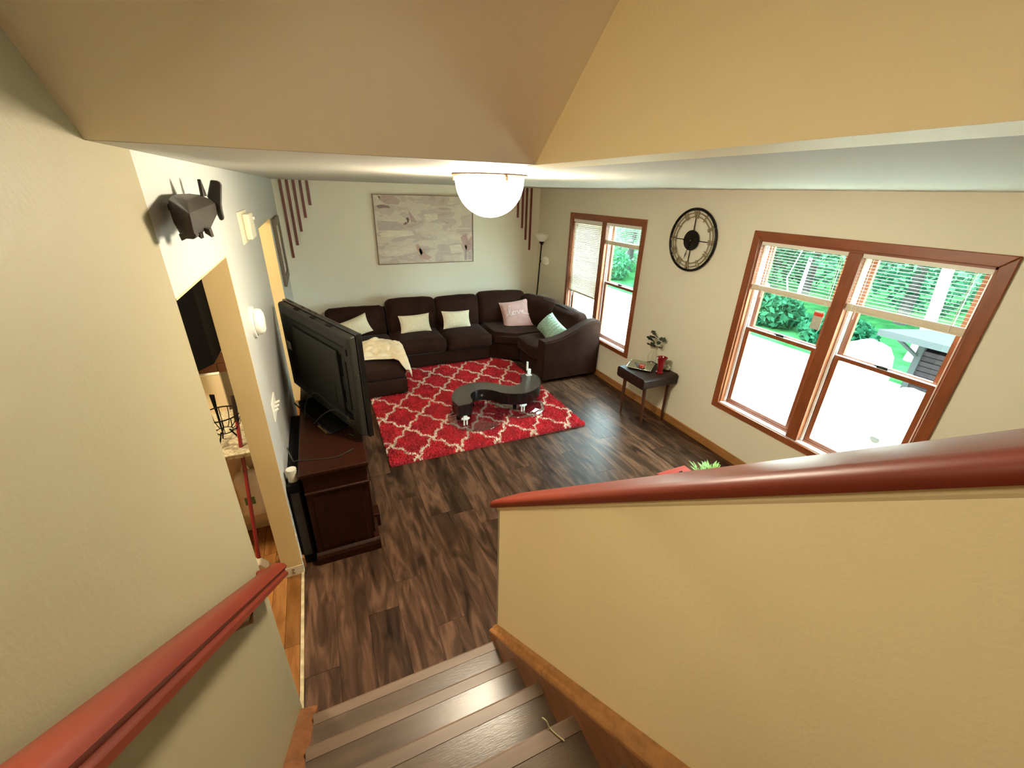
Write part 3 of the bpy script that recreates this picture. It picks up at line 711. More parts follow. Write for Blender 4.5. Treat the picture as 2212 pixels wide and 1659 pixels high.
# carved wooden fish
t = thing('fish_carving', 'dark carved wooden fish sculpture mounted high on the left wall', 'sculpture', (-.32, 1.66, 2.20))
def loft(bm, secs, n=10, sup=1.0):
    rings = []
    for (y, cx, cz, rx, rz_, sq) in secs:
        ring = []
        for i in range(n):
            a = 2 * PI * (i + .5) / n; ca, sa = math.cos(a), math.sin(a)
            e = sq; ring.append(bm.verts.new((cx + rx * math.copysign(abs(ca) ** e, ca), y, cz + rz_ * math.copysign(abs(sa) ** e, sa))))
        rings.append(ring)
    for a, b_ in zip(rings, rings[1:]):
        for i in range(n): bm.faces.new((a[i], a[(i + 1) % n], b_[(i + 1) % n], b_[i]))
    bm.faces.new(rings[0]); bm.faces.new(rings[-1][::-1]); bmesh.ops.recalc_face_normals(bm, faces=bm.faces); return bm
hull = [(-.371, 1.62, 2.325), (-.366, 1.64, 2.334), (-.359, 1.68, 2.338), (-.349, 1.80, 2.338), (-.334, 1.86, 2.334), (-.309, 1.98, 2.307), (-.309, 1.96, 2.275), (-.307, 1.84, 2.257), (-.303, 1.70, 2.233),
        (-.307, 1.50, 2.238), (-.331, 1.50, 2.238), (-.349, 1.54, 2.234), (-.366, 1.58, 2.263), (-.300, 1.475, 2.295), (-.324, 1.60, 2.322), (-.376, 1.62, 2.304), (-.340, 2.0, 2.300), (-.370, 1.75, 2.27), (-.312, 1.49, 2.27)]
b = B(); hv = [b.verts.new(p) for p in hull]; r_ = bmesh.ops.convex_hull(b, input=hv)
bmesh.ops.delete(b, geom=[v for v in b.verts if not v.link_faces], context='VERTS'); bmesh.ops.recalc_face_normals(b, faces=b.faces)
o = obj('body', b, 'carved', t, bevel=.010); o.modifiers['bevel'].angle_limit = .2; o.modifiers['bevel'].segments = 3
b = prism(B(), [(-.306, 2.381), (-.289, 2.380), (-.279, 2.375), (-.277, 2.364), (-.291, 2.303), (-.293, 2.282), (-.293, 2.255), (-.299, 2.247), (-.307, 2.248), (-.311, 2.266), (-.306, 2.300), (-.329, 2.325)], 'y', 1.93, 1.955); obj('tail_fin', b, 'carved', t, bevel=.004)
b = prism(B(), [(1.80, 2.330), (1.815, 2.382), (1.822, 2.380), (1.86, 2.330)], 'x', -.324, -.314); obj('dorsal_fin', b, 'carved', t, bevel=.002)
b = prism(B(), [(-.344, 2.240), (-.341, 2.220), (-.331, 2.227), (-.311, 2.225), (-.302, 2.235), (-.31, 2.245)], 'y', 1.498, 1.54); obj('jaw', b, 'carved', t, bevel=.003)
for pts_, y0 in (([(-.304, 2.231), (-.289, 2.218), (-.291, 2.242), (-.304, 2.246)], 1.62), ([(-.324, 2.228), (-.313, 2.216), (-.312, 2.232), (-.32, 2.238)], 1.60)):
    obj('pectoral_fin', prism(B(), pts_, 'y', y0, y0 + .04), 'carved', t)
obj('wall_peg', lathe(B(), [(.010, 0), (.010, .05)], (XL, 1.70, 2.300), 10, 'x'), 'carved', t)

# ------------------------------------------------------------------ rug
RX0, RX1, RY0, RY1 = .345, 2.475, 3.385, 5.72
t = thing('area_rug', 'red shag rug with a cream trellis pattern under the coffee table', 'rug', ((RX0 + RX1) / 2, (RY0 + RY1) / 2, 0))
obj('backing', bx(RX0, RX1, RY0, RY1, .001, .012), 'rug_back', t)
Wc, Hc = .415, .56
def trellis(x, y):
    u = (x - RX0) / Wc - .13; v = (y - RY0) / Hc + .42
    s, d = u + v, u - v
    s2 = s + .050 * np.sin(2 * PI * d * 2); d2 = d - .050 * np.sin(2 * PI * s * 2)
    k = 1 / math.sqrt((1 / Wc) ** 2 + (1 / Hc) ** 2)
    ds = np.abs(s2 - np.round(s2)) * k; dd = np.abs(d2 - np.round(d2)) * k
    return np.minimum(ds, dd)
def tufts(N, lo, hi, sel):
    x = rng.uniform(RX0 - .004, RX1 + .004, N); y = rng.uniform(RY0 - .004, RY1 + .004, N)
    jx = x + rng.normal(0, .0035, N); jy = y + rng.normal(0, .0035, N)
    cream = trellis(jx, jy) < .0125
    keep = cream if sel else ~cream
    x, y = x[keep], y[keep]; n = len(x)
    a = rng.uniform(0, 2 * PI, n); L = rng.uniform(lo, hi, n); w = rng.uniform(.0035, .0065, n)
    ta = rng.uniform(0, 2 * PI, n); tl = rng.uniform(.2, .75, n) * L
    dx, dy = np.cos(a) * w, np.sin(a) * w; z0 = .010
    tx, ty, tz = x + np.cos(ta) * tl, y + np.sin(ta) * tl, z0 + L * np.sqrt(1 - (tl / L) ** 2 * .8)
    mx, my, mz = (x + tx) / 2 - np.cos(ta) * tl * .2, (y + ty) / 2 - np.sin(ta) * tl * .2, z0 + L * .62
    V = np.empty((n, 5, 3), np.float32)
    V[:, 0] = np.stack([x - dx, y - dy, np.full(n, z0)], 1); V[:, 1] = np.stack([x + dx, y + dy, np.full(n, z0)], 1)
    V[:, 2] = np.stack([mx + dx, my + dy, mz], 1); V[:, 3] = np.stack([mx - dx, my - dy, mz], 1); V[:, 4] = np.stack([tx, ty, tz], 1)
    base = np.arange(n)[:, None] * 5
    quad = base + np.array([[0, 1, 2, 3]]); tri = base + np.array([[3, 2, 4]])
    return V.reshape(-1, 3), quad, tri
def fast_mesh(name, V, polys, m, parent=None, base=(0, 0, 0), smooth=False):
    """polys: list of (n,k) index arrays"""
    V = V - np.array(base, np.float32)
    loops = np.concatenate([p.ravel() for p in polys]).astype(np.int32)
    cnt = np.concatenate([np.full(len(p), p.shape[1]) for p in polys]).astype(np.int32)
    me = bpy.data.meshes.new(name); me.vertices.add(len(V)); me.vertices.foreach_set('co', V.astype(np.float32).ravel())
    me.loops.add(len(loops)); me.loops.foreach_set('vertex_index', loops)
    me.polygons.add(len(cnt)); st_ = np.zeros(len(cnt), np.int32); st_[1:] = np.cumsum(cnt)[:-1]
    me.polygons.foreach_set('loop_start', st_); me.update(calc_edges=True); me.validate()
    me.materials.append(M[m] if isinstance(m, str) else m)
    o = bpy.data.objects.new(name, me); COL.objects.link(o)
    if parent: o.parent = parent
    else: o.location = base
    ORI[o.name] = Vector(base); return o
for nm, mm, N, sel in (('red_pile', 'pile_red', 105000, False), ('cream_pile', 'pile_cream', 150000, True)):
    V, q, tr = tufts(N, .018, .034, sel)
    o = fast_mesh(nm, V, [q, tr], mm, t, base=tuple(ORI[t.name])); o['kind'] = 'stuff'

# ------------------------------------------------------------------ sectional sofa
t = thing('sectional_sofa', 'large dark brown fabric sectional sofa curving around the far right corner', 'sofa', (1.6, 6.0, 0))
sid = [0]
def cush(name, c, size, r, bulge, mtx=None, n=10, wr=.008, m='sofa', label=None):
    sid[0] += 1; return obj(name, puff(B(), c, size, r, bulge, n, mtx, wr, sid[0]), m, t, smooth=True, label=label)
def rbox(name, x0, x1, y0, y1, z0, z1, r=.03, **k):
    return cush(name, ((x0 + x1) / 2, (y0 + y1) / 2, (z0 + z1) / 2), (x1 - x0, y1 - y0, z1 - z0), r, (0, 0, 0), n=6, wr=.003, **k)
# bases
rbox('base', -.03, .80, 4.82, 6.45, .05, .262)
rbox('base', .80, 2.19, 5.58, 6.45, .05, .262)
b = prism(B(), [(2.19, 5.62), (2.54, 5.36), (3.40, 5.36), (3.40, 6.46), (2.19, 6.46)], 'z', .05, .262); obj('base', b, 'sofa', t, bevel=.015)
rbox('base', 2.57, 3.34, 4.72, 5.36, .05, .262)
# backs
rbox('back_frame', -.03, 2.19, 6.36, 6.56, .20, .74, r=.05)
b = prism(B(), [(2.19, 6.36), (2.19, 6.56), (2.75, 6.56), (3.20, 6.30), (3.40, 6.0), (3.40, 5.36), (3.24, 5.36), (3.22, 5.9), (3.0, 6.2), (2.65, 6.36)], 'z', .20, .74); obj('back_frame', b, 'sofa', t, bevel=.03)
# right back frame: top sweeps up to meet the arm
rbox('back_frame', 3.24, 3.41, 4.54, 5.37, .20, .775, r=.05)
# seat cushions
cush('seat_cushion', (.385, 5.46, .355), (.82, 1.33, .19), .06, (0, .01, .035), n=14, label='long chaise seat cushion')
cush('seat_cushion', (1.155, 5.88, .365), (.70, .78, .20), .06, (0, .02, .035))
cush('seat_cushion', (1.855, 5.88, .365), (.69, .78, .20), .06, (0, .02, .035))
b = prism(B(), [(2.20, 5.56), (2.50, 5.33), (3.16, 5.34), (3.20, 5.75), (2.95, 6.2), (2.20, 6.25)], 'z', .268, .47)
bmesh.ops.bevel(b, geom=b.edges[:], offset=.05, segments=3, affect='EDGES'); obj('seat_cushion', b, 'sofa', t, smooth=True, label='wedge-shaped corner seat cushion')
cush('seat_cushion', (2.835, 5.03, .368), (.66, .60, .20), .05, (.02, 0, .035))
# back cushions
cush('back_cushion', (.375, 6.25, .60), (.80, .24, .44), .07, (0, .05, .01), rotm(math.radians(-12)))
cush('back_cushion', (1.155, 6.21, .655), (.72, .24, .50), .07, (0, .05, .015), rotm(math.radians(-12)))
cush('back_cushion', (1.860, 6.21, .650), (.68, .24, .49), .07, (0, .05, .015), rotm(math.radians(-12)))
cush('back_cushion', (2.60, 6.19, .670), (.80, .24, .50), .08, (0, .06, .02), rotm(math.radians(-12), 0, math.radians(-8)))
cush('back_cushion', (3.085, 5.80, .650), (.70, .24, .47), .08, (0, .06, .02), rotm(math.radians(-12), 0, math.radians(-66)), wr=.012)
cush('back_cushion', (3.165, 5.05, .655), (.66, .22, .46), .08, (0, .05, .01), rotm(math.radians(-14), 0, math.radians(-88)), wr=.012)
# piping along the right-hand back cushions
obj('piping', tube(B(), smooth_path([(2.965, 6.06, .87), (3.07, 5.80, .885), (3.12, 5.50, .88), (3.135, 5.10, .885), (3.14, 4.80, .855)], 6), .007, 6), 'sofa_pipe', t, smooth=True)
# sloping arm
ap = [(2.545, .06), (2.530, .10), (2.528, .575), (2.540, .602), (2.63, .604), (2.80, .634), (2.97, .697), (3.12, .765), (3.25, .812), (3.37, .818), (3.415, .795), (3.415, .06)]
aps = [(p.x, p.z) for p in smooth_path([(a, 0, c) for a, c in ap[3:10]], 4)]
b = prism(B(), ap[:3] + aps + ap[10:], 'y', 4.535, 4.715)
bmesh.ops.bevel(b, geom=[e for e in b.edges if abs(e.verts[0].co.y - e.verts[1].co.y) < 1e-6 and max(e.verts[0].co.z, e.verts[1].co.z) > .3], offset=.022, segments=3, affect='EDGES')
obj('arm', b, 'sofa', t, smooth=True, label='sloping end arm')
for x, y in ((.05, 4.9), (.72, 4.9), (2.62, 4.62), (3.32, 4.62), (.05, 6.35), (2.1, 5.68), (3.3, 6.35)):
    obj('foot', bx(x - .03, x + .03, y - .03, y + .03, 0, .06), 'espresso', t)

# pillows
def add_pillow(name, label, c, w, h, th, mtx, m, group=None, seed=0):
    o = obj(name, pillow(B(), c, w, h, th, mtx, seed=seed), m, smooth=True, base=c); return tag(o, label, 'pillow', group)
lean = math.radians(-24)
add_pillow('lumbar_pillow', 'cream lumbar pillow at the chaise end behind the television', (.31, 5.97, .605), .46, .27, .13, rotm(lean, math.radians(-20), math.radians(-6)), 'lumbar', 'cream lumbar pillows on the sofa', 1)
add_pillow('lumbar_pillow', 'cream lumbar pillow in the middle of the sofa, between two other cream pillows', (1.15, 5.93, .600), .45, .27, .13, rotm(lean, math.radians(-2), math.radians(-2)), 'lumbar', 'cream lumbar pillows on the sofa', 2)
add_pillow('lumbar_pillow', 'cream lumbar pillow nearest the pink cushion', (1.775, 5.93, .605), .45, .27, .13, rotm(lean, math.radians(3), math.radians(4)), 'lumbar', 'cream lumbar pillows on the sofa', 3)
pc = Vector((2.745, 5.86, .610)); pmx = rotm(math.radians(-28), math.radians(-9), math.radians(-14))
pp = thing('throw_pillow', 'dusty pink square pillow with white script lettering in the sofa corner', 'pillow', pc)
obj('cover', pillow(B(), pc, .50, .48, .15, pmx, seed=5, wr=.010), 'pink', pp, smooth=True)
love = [[(-.40, .02), (-.30, .10), (-.22, .34), (-.27, .36), (-.30, .12), (-.24, .0), (-.17, .05), (-.12, .13), (-.16, .13), (-.17, .03), (-.11, .01), (-.06, .10), (-.10, .14), (-.04, .12), (.02, .13), (.05, .01), (.11, .13), (.15, .12), (.17, .06), (.24, .09), (.23, .13), (.18, .10), (.19, .02), (.26, .0), (.36, -.03), (.46, -.05), (.52, .0)]]
b = B()
for s in love:
    pts = smooth_path([(x * .42, 0, (y - .02) * .40) for x, y in s], 4)
    P3 = []
    for p in pts:
        u, v = p.x / .25, p.z / .24; th = .075 * ((1 - abs(u) ** 2.6) * (1 - abs(v) ** 2.6)) ** .55
        P3.append(pc + pmx @ Vector((p.x, -th - .003, p.z)))
    tube(b, P3, .0042, 6)
obj('script_lettering', b, 'white_print', pp, label='white script reading love')
gc = Vector((2.885, 5.00, .625)); gmx = rotm(math.radians(-42), math.radians(12), math.radians(-95))
gp = thing('knit_pillow', 'sage green chunky knit pillow beside the sofa arm', 'pillow', gc)
obj('cover', pillow(B(), gc, .52, .32, .15, gmx, seed=8), 'green_knit', gp, smooth=True)
b = B()
for k in range(8):
    u0 = -.21 + k * .060
    for s in (-1, 1):
        pts = []
        for j in range(15):
            v = -.13 + .26 * j / 14; u = u0 + s * .012 * math.sin(j * PI / 2.0)
            th = .075 * max(0, (1 - abs(u / .26) ** 2.6) * (1 - abs(v / .16) ** 2.6)) ** .55
            pts.append(gc + gmx @ Vector((u, -th - .002, v)))
        tube(b, pts, .0075, 5)
obj('knit_cables', b, 'green_knit', gp, smooth=True, kind='stuff')

# throw blanket over the chaise
bm = B(); nx, ny = 46, 40; grid = {}
def blanket_pt(u, v):
    x = .20 + .70 * u
    yf = 4.93 + .03 * math.sin(7 * u) - .20 * max(0, min(1, (u - .66) / .16))     # front hem, the right corner hangs over the edge
    yb = 5.56 + .06 * math.sin(PI * u * 1.3) - .30 * max(0, u - .55)
    y = yf + (yb - yf) * v
    z = .492 + .085 * math.exp(-((u - .50) / .26) ** 2 - ((v - .62) / .30) ** 2) + .050 * math.exp(-((u - .80) / .16) ** 2 - ((v - .55) / .3) ** 2)
    q = Vector((x * 7, y * 7, 3)); a = mnoise.noise(q); b_ = mnoise.noise(q * 2.1 + Vector((4, 1, 0)))
    env = min(1, 5 * v, 5 * (1 - v) + .3, 6 * u + .2)
    z += env * (.028 * a + .018 * b_ + .026 * abs(math.sin(11 * v + 4 * u + 3 * a)) - .006)
    if x > .79: d = x - .79; z -= d * 1.25; x = .805 + d * .30
    if y < 4.80: d = 4.80 - y; z -= d * 1.15 + .01; y = 4.77 - d * .12
    return Vector((x, y, z))
for i in range(nx + 1):
    for j in range(ny + 1): grid[i, j] = bm.verts.new(blanket_pt(i / nx, j / ny))
for i in range(nx):
    for j in range(ny): bm.faces.new((grid[i, j], grid[i + 1, j], grid[i + 1, j + 1], grid[i, j + 1]))
bl = obj('throw_blanket', bm, 'throw', smooth=True, base=(.5, 5.05, .47)); tag(bl, 'crumpled cream fleece throw draped over the chaise end', 'blanket')
sm = bl.modifiers.new('thick', 'SOLIDIFY'); sm.thickness = .014; sm.offset = 1

# ------------------------------------------------------------------ coffee table
Spts = [(1.133, 3.8), (1.119, 3.881), (1.111, 3.94), (1.117, 4.006), (1.139, 4.068), (1.212, 4.186), (1.315, 4.267), (1.435, 4.301), (1.579, 4.285), (1.698, 4.211), (1.77, 4.125), (1.854, 4.066), (1.952, 4.068), (2.024, 4.118), (2.062, 4.178), (2.079, 4.235), (2.09, 4.308), (2.23, 4.345), (2.275, 4.269), (2.277, 4.161), (2.245, 4.05), (2.158, 3.931), (2.056, 3.867), (1.94, 3.828), (1.805, 3.855), (1.69, 3.923), (1.62, 4.015), (1.549, 4.076), (1.471, 4.097), (1.391, 4.069), (1.338, 4.008), (1.318, 3.938), (1.309, 3.864), (1.266, 3.807)]
def seg(a, b_): return [(p.x, p.y) for p in smooth_path([(x, y, 0) for x, y in Spts[a:b_]], 3)]
outline = seg(0, 17) + seg(17, 34)
t = thing('coffee_table', 'glossy black S-shaped coffee table standing on glass discs in the middle of the rug', 'table', (1.69, 4.05, .04))
obj('body', prism(B(), outline, 'z', .160, .296), 'lacquer', t, smooth=True)
obj('top', prism(B(), outline, 'z', .296, .301), 'lacquer_top', t)
for c, r in (((1.37, 3.93), .315), ((1.945, 4.00), .300)):
    obj('glass_disc', lathe(B(), [(0, 0), (r - .003, 0), (r, .003), (r, .007), (r - .003, .010), (0, .010)], (c[0], c[1], .044), 64), 'disc', t, smooth=True)
def bracket(c, z0, tall):
    b = B(); x, y = c
    if tall:
        box(b, x - .035, x + .035, y - .025, y + .025, z0, z0 + .010); box(b, x - .020, x + .024, y - .014, y + .014, z0 + .010, z0 + .085)
        box(b, x - .036, x - .014, y - .011, y + .011, z0 + .070, z0 + .185)
    else:
        for dx in (-.016, .016): tube(b, [(x + dx, y, z0), (x + dx, y, z0 + .07)], .009, 10)
        box(b, x - .030, x + .030, y - .016, y + .016, z0 + .065, z0 + .092)
        tube(b, [(x - .045, y, z0 + .078), (x + .045, y, z0 + .078)], .012, 10); box(b, x - .02, x + .02, y - .012, y + .012, z0 + .092, z0 + .108)
    return b
obj('bracket', bracket((1.205, 3.795), .054, False), 'stud', t, bevel=.003, label='white metal bracket at the near end')
obj('bracket', bracket((1.925, 3.86), .054, False), 'stud', t, bevel=.003, label='white metal bracket under the far curl')
obj('bracket', bracket((2.19, 4.27), .301, True), 'stud', t, bevel=.004, label='tall white bracket standing on the top')
for c in ((1.42, 4.20), (1.86, 3.95), (1.17, 3.95)):
    obj('post', lathe(B(), [(.022, 0), (.022, .106)], (c[0], c[1], .054), 16), 'lacquer', t, smooth=True)
for c, r in (((1.37, 3.93), .315), ((1.945, 4.00), .300)):
    for k in range(3):
        a = k * 2.094 + .5; obj('pad', lathe(B(), [(.02, 0), (.02, .034)], (c[0] + (r - .07) * math.cos(a), c[1] + (r - .07) * math.sin(a), .010), 12), 'clear', t)

# ------------------------------------------------------------------ television and cabinet
CX0, CX1, CYA, CYB, CZT = -.305, .098, 2.44, 3.92, .752
t = thing('tv_cabinet', 'dark cherry wood television cabinet against the left wall', 'cabinet', (-.1, 3.18, 0))
obj('carcass', bx(CX0 + .012, CX1 - .018, CYA + .012, CYB - .012, .06, CZT - .03), 'cherry', t)
obj('top', bx(CX0 - .004, CX1 + .008, CYA - .012, CYB + .012, CZT - .026, CZT), 'cherry', t, bevel=.007)
obj('top_moulding', prism(B(), [(CYA - .006, CZT - .026), (CYA + .012, CZT - .052), (CYB - .012, CZT - .052), (CYB + .006, CZT - .026)], 'x', CX0 + .006, CX1), 'cherry', t)
b = B(); tube(b, [(CX0 + .01, CYA + .006, .592), (CX1 - .004, CYA + .006, .592)], .011, 10); tube(b, [(CX1 - .010, CYA + .006, .592), (CX1 - .010, CYB - .006, .592)], .011, 10); obj('waist_moulding', b, 'cherry', t, smooth=True)
obj('plinth', prism(B(), [(CYA - .016, 0), (CYA - .016, .055), (CYA - .006, .078), (CYA + .010, .092), (CYB, .092), (CYB, 0)], 'x', CX0, CX1 + .020), 'cherry', t, bevel=.004)
obj('plinth_foot', bx(CX1, CX1 + .050, 2.66, 2.78, 0, .115), 'cherry', t, bevel=.006)
for y0, y1 in ((2.50, 2.96), (2.97, 3.39), (3.40, 3.86)):
    d = obj('door', bx(CX1 - .018, CX1 - .002, y0, y1, .10, .57), 'cherry', t, bevel=.004)
    o = obj('handle', tube(B(), [(CX1 + .012, (y0 + y1) / 2, .30), (CX1 + .012, (y0 + y1) / 2, .38)], .006, 8), 'bronze'); o.parent = d; o.location = -ORI[d.name]
    dr = obj('drawer', bx(CX1 - .018, CX1 - .002, y0, y1, .61, .695), 'cherry', t, bevel=.004)
obj('end_panel', bx(CX0 + .05, CX1 - .05, CYA + .006, CYA + .014, .12, .56), 'cherry', t, bevel=.004)

ang = math.atan2(1.15, -.46)           # direction of the screen's long side from near to far end
e = Vector((math.cos(ang), math.sin(ang), 0)); nrm = Vector((e.y, -e.x, 0))   # nrm points to the room (+x)
O = Vector((.150, 2.66, .795)); TL, TH = 1.235, .745
TM = Matrix(((e.x, nrm.x, 0), (e.y, nrm.y, 0), (0, 0, 1)))
def tvw(u, d, z): return O + e * u + nrm * d + Vector((0, 0, z))
def tvbox(u0, u1, d0, d1, z0, z1):
    b = B(); box(b, u0, u1, d0, d1, z0, z1)
    for v in b.verts: v.co = tvw(*v.co)
    bmesh.ops.recalc_face_normals(b, faces=b.faces); return b
t = thing('television', 'large black flat screen television seen from behind on the cherry cabinet', 'television', tvw(TL / 2, 0, -.03))
obj('bezel', tvbox(0, TL, -.004, .034, 0, TH), 'tv_gloss', t, bevel=.006)
obj('screen', tvbox(.035, TL - .035, .034, .0355, .06, TH - .035), 'tv_gloss', t)
# moulded back: raised border stepping in to a flat centre
b = B(); lev = [(.012, -.004), (.016, -.040), (.030, -.052), (.095, -.056), (.125, -.034), (.20, -.030)]
rings = []
for ins, d in lev:
    iz = ins * .95
    rings.append([b.verts.new(tvw(u, d, z)) for u, z in ((ins, iz + .0), (TL - ins, iz), (TL - ins, TH - iz), (ins, TH - iz))])
for a, c in zip(rings, rings[1:]):
    for i in range(4): b.faces.new((a[i], a[(i + 1) % 4], c[(i + 1) % 4], c[i]))
b.faces.new(rings[-1]); b.faces.new(rings[0][::-1]); bmesh.ops.recalc_face_normals(b, faces=b.faces)
obj('back_shell', b, 'tv', t, bevel=.008)
obj('centre_housing', tvbox(.24, TL - .24, -.050, -.030, .10, .58), 'tv', t, bevel=.01)
for u0, u1, z0, z1 in ((.085, .097, .20, .55), (.215, .222, .40, .56), (.33, .337, .14, .30), (.225, .231, .20, .30)):
    obj('vent_slot', tvbox(u0, u1, -.0585 if u0 < .1 else -.0515 if u0 > .23 else -.036, -.030, z0, z1), 'black', t)
obj('side_handle', tvbox(.055, .07, -.0575, -.05, .60, .64), 'black', t)
for u in (.30, .55, .85): obj('top_clip', tvbox(u, u + .07, -.036, -.018, TH - .018, TH - .008), 'black', t)
obj('port_panel', tvbox(.10, .24, -.046, -.030, .045, .135), 'black', t)
for k in range(5):
    c = tvw(.115 + .022 * k, -.047, .075); b = B()
    for zz in (0, .028): tube(b, [c + Vector((0, 0, zz)), c + Vector((0, 0, zz)) - nrm * .010], .006, 8)
    obj('socket', b, 'gold', t)
obj('rating_label', tvbox(TL - .16, TL - .07, -.0575, -.0555, .36, .43), 'sticker', t)
obj('screw_head', tvbox(-.001, .003, -.03, -.024, .47, .478), 'steel', t)
obj('neck', tvbox(TL / 2 - .13, TL / 2 + .13, -.03, .03, -.035, .08), 'tv_gloss', t, bevel=.006)
b = B(); box(b, TL / 2 - .33, TL / 2 + .33, -.165, .165, -.043, -.028)
for v in b.verts: v.co = tvw(*v.co)
bmesh.ops.recalc_face_normals(b, faces=b.faces); obj('stand_base', b, 'tv_gloss', t, bevel=.012)
for i, pts in enumerate((
    [tvw(.14, -.045, .10), tvw(.12, -.075, .14), tvw(.10, -.07, .08), tvw(.13, -.05, -.02), tvw(.20, -.06, -.035)],
    [tvw(.17, -.045, .085), tvw(.30, -.09, .13), tvw(.42, -.14, .06), tvw(.50, -.19, -.035)],
    [tvw(.55, -.05, .10), tvw(.60, -.10, .16), tvw(.68, -.15, .08), tvw(.66, -.19, -.035)])):
    obj('cable', tube(B(), smooth_path(pts, 6), .004, 6), 'cable', t, smooth=True)
b = tube(B(), smooth_path([(.03, 2.62, CZT + .004), (-.08, 2.56, CZT + .004), (-.22, 2.58, CZT + .004), (-.30, 2.60, CZT + .006), (-.335, 2.60, CZT + .01), (-.35, 2.62, CZT + .05), (-.36, 2.66, CZT + .08), (-.355, 2.70, CZT + .01), (-.345, 2.68, .70)], 6), .0028, 6)
tag(obj('power_cable', b, 'cable', smooth=True, base=(-.2, 2.6, CZT)), 'thin dark cable lying across the near end of the cherry cabinet top', 'cable')
b = B(); box(b, TL / 2 - .30, TL / 2 - .16, -.176, -.166, -.040, -.030)
for v in b.verts: v.co = tvw(*v.co)
obj('base_highlight', b, 'gold', t)  # golden highlight on the stand base, put in as a gilded strip
# gap shade behind the cabinet built as a black slab, paper roll on top
t = thing('gap_shade_slab', 'black slab standing in for the dark gap between the cabinet and the left wall', 'dark gap', (-.352, 2.95, 0))
obj('gap_slab', bx(XL + .006, CX0 - .010, 2.48, 3.45, 0, .66), 'black', t, bevel=.008)
obj('gap_slab_end', bx(XL + .018, CX0 - .022, 2.474, 2.481, .08, .60), 'cable', t)
t = thing('paper_roll', 'white paper roll standing behind the near corner of the television cabinet', 'paper roll', (-.348, 2.54, .66))
obj('roll', lathe(B(), [(.022, 0), (.030, 0), (.030, .085), (.022, .085)], (-.350, 2.535, .662), 20), 'paper', t, smooth=True)
obj('core', lathe(B(), [(.010, .001), (.022, .001), (.022, .084), (.010, .084)], (-.350, 2.535, .662), 16), 'frame_wood', t, smooth=True)

# ------------------------------------------------------------------ side table and what stands on it
t = thing('side_table', 'small dark brown box side table with four tapered legs below the clock', 'table', (3.18, 3.30, 0))
TX0, TX1, TY0, TY1, TZ0, TZ1 = 2.945, 3.418, 3.075, 3.53, .490, .612
b = B(); prism(b, [(TY0, TZ0 + .02), (TY0 + .02, TZ0), (TY1 - .02, TZ0), (TY1, TZ0 + .02), (TY1, TZ1 - .02), (TY1 - .02, TZ1), (TY0 + .02, TZ1), (TY0, TZ1 - .02)], 'x', TX0, TX1); obj('box_top', b, 'espresso', t, bevel=.006)
obj('drawer_front', bx(TX0 - .004, TX0 + .004, TY0 + .03, TY1 - .03, TZ0 + .018, TZ1 - .018), 'espresso', t, bevel=.003)
for fx, fy, tx, ty in ((3.06, 3.50, 3.02, 3.46), (3.085, 3.165, 3.03, 3.14), (3.385, 3.17, 3.36, 3.14), (3.385, 3.50, 3.36, 3.47)):
    obj('leg', tube(B(), [(tx, ty, TZ0 + .01), (fx, fy, 0)], [.022, .012], 12), 'walnut_leg', t, smooth=True)
tz = TZ1
t = thing('square_tray', 'square mirrored tray with upturned edges on the side table', 'tray', (3.16, 3.40, tz))
R_ = rotm(0, 0, math.radians(38)); b = B()
for a, c, z0, z1 in ((.115, .0, .004, .008),): pass
n = 12; g = {}
for i in range(n + 1):
    for j in range(n + 1):
        u, v = -1 + 2 * i / n, -1 + 2 * j / n; h = .004 + .018 * max(abs(u), abs(v)) ** 5
        g[i, j] = b.verts.new(Vector((3.165, 3.405, tz)) + R_ @ Vector((u * .135, v * .135, h)))
for i in range(n):
    for j in range(n): b.faces.new((g[i, j], g[i + 1, j], g[i + 1, j + 1], g[i, j + 1]))
tr_o = obj('plate', b, 'mirror_plate', t, smooth=True); md = tr_o.modifiers.new('s', 'SOLIDIFY'); md.thickness = .004; md.offset = -1
lf = B(); prism(lf, [(3.165 + (R_ @ Vector((x, y, 0))).x, 3.405 + (R_ @ Vector((x, y, 0))).y) for x, y in ((-.09, -.02), (-.04, .03), (.03, .06), (.09, .10), (.06, .02), (.0, -.03))], 'z', tz + .0055, tz + .0072); obj('leaf_motif', lf, 'leaf_dark', t)
t = thing('tealight_candle', 'small red candle in a pink glass cup on the mirrored tray', 'candle', (3.15, 3.37, tz + .006))
obj('cup', lathe(B(), [(.024, 0), (.034, .004), (.036, .030), (.032, .030), (.030, .006)], (3.15, 3.37, tz + .0065), 24), 'candle', t, smooth=True)
obj('wax', lathe(B(), [(.0, .024), (.031, .024), (.031, .020)], (3.15, 3.37, tz + .0065), 20), 'pink', t)
t = thing('sprig_vase', 'clear glass vase holding a dark leafy sprig at the back of the side table', 'vase', (3.33, 3.42, tz))
vc = (3.335, 3.425, tz)
obj('glass_body', lathe(B(), [(.0, .0), (.046, 0), (.052, .03), (.054, .09), (.048, .125), (.030, .15), (.028, .175), (.031, .178), (.026, .15), (.044, .122), (.050, .09), (.048, .03), (.042, .006), (0, .006)], vc, 28), 'clear', t, smooth=True)
obj('water', lathe(B(), [(0, .007), (.046, .007), (.047, .05), (0, .05)], vc, 20), 'clear', t, smooth=True)
stp = smooth_path([(vc[0] - .01, vc[1], tz + .01), (vc[0] + .005, vc[1] + .004, tz + .12), (vc[0] + .015, vc[1], tz + .22), (vc[0] + .010, vc[1] + .015, tz + .31)], 5)
so = obj('stem', tube(B(), stp, .0028, 6), 'stem', t)
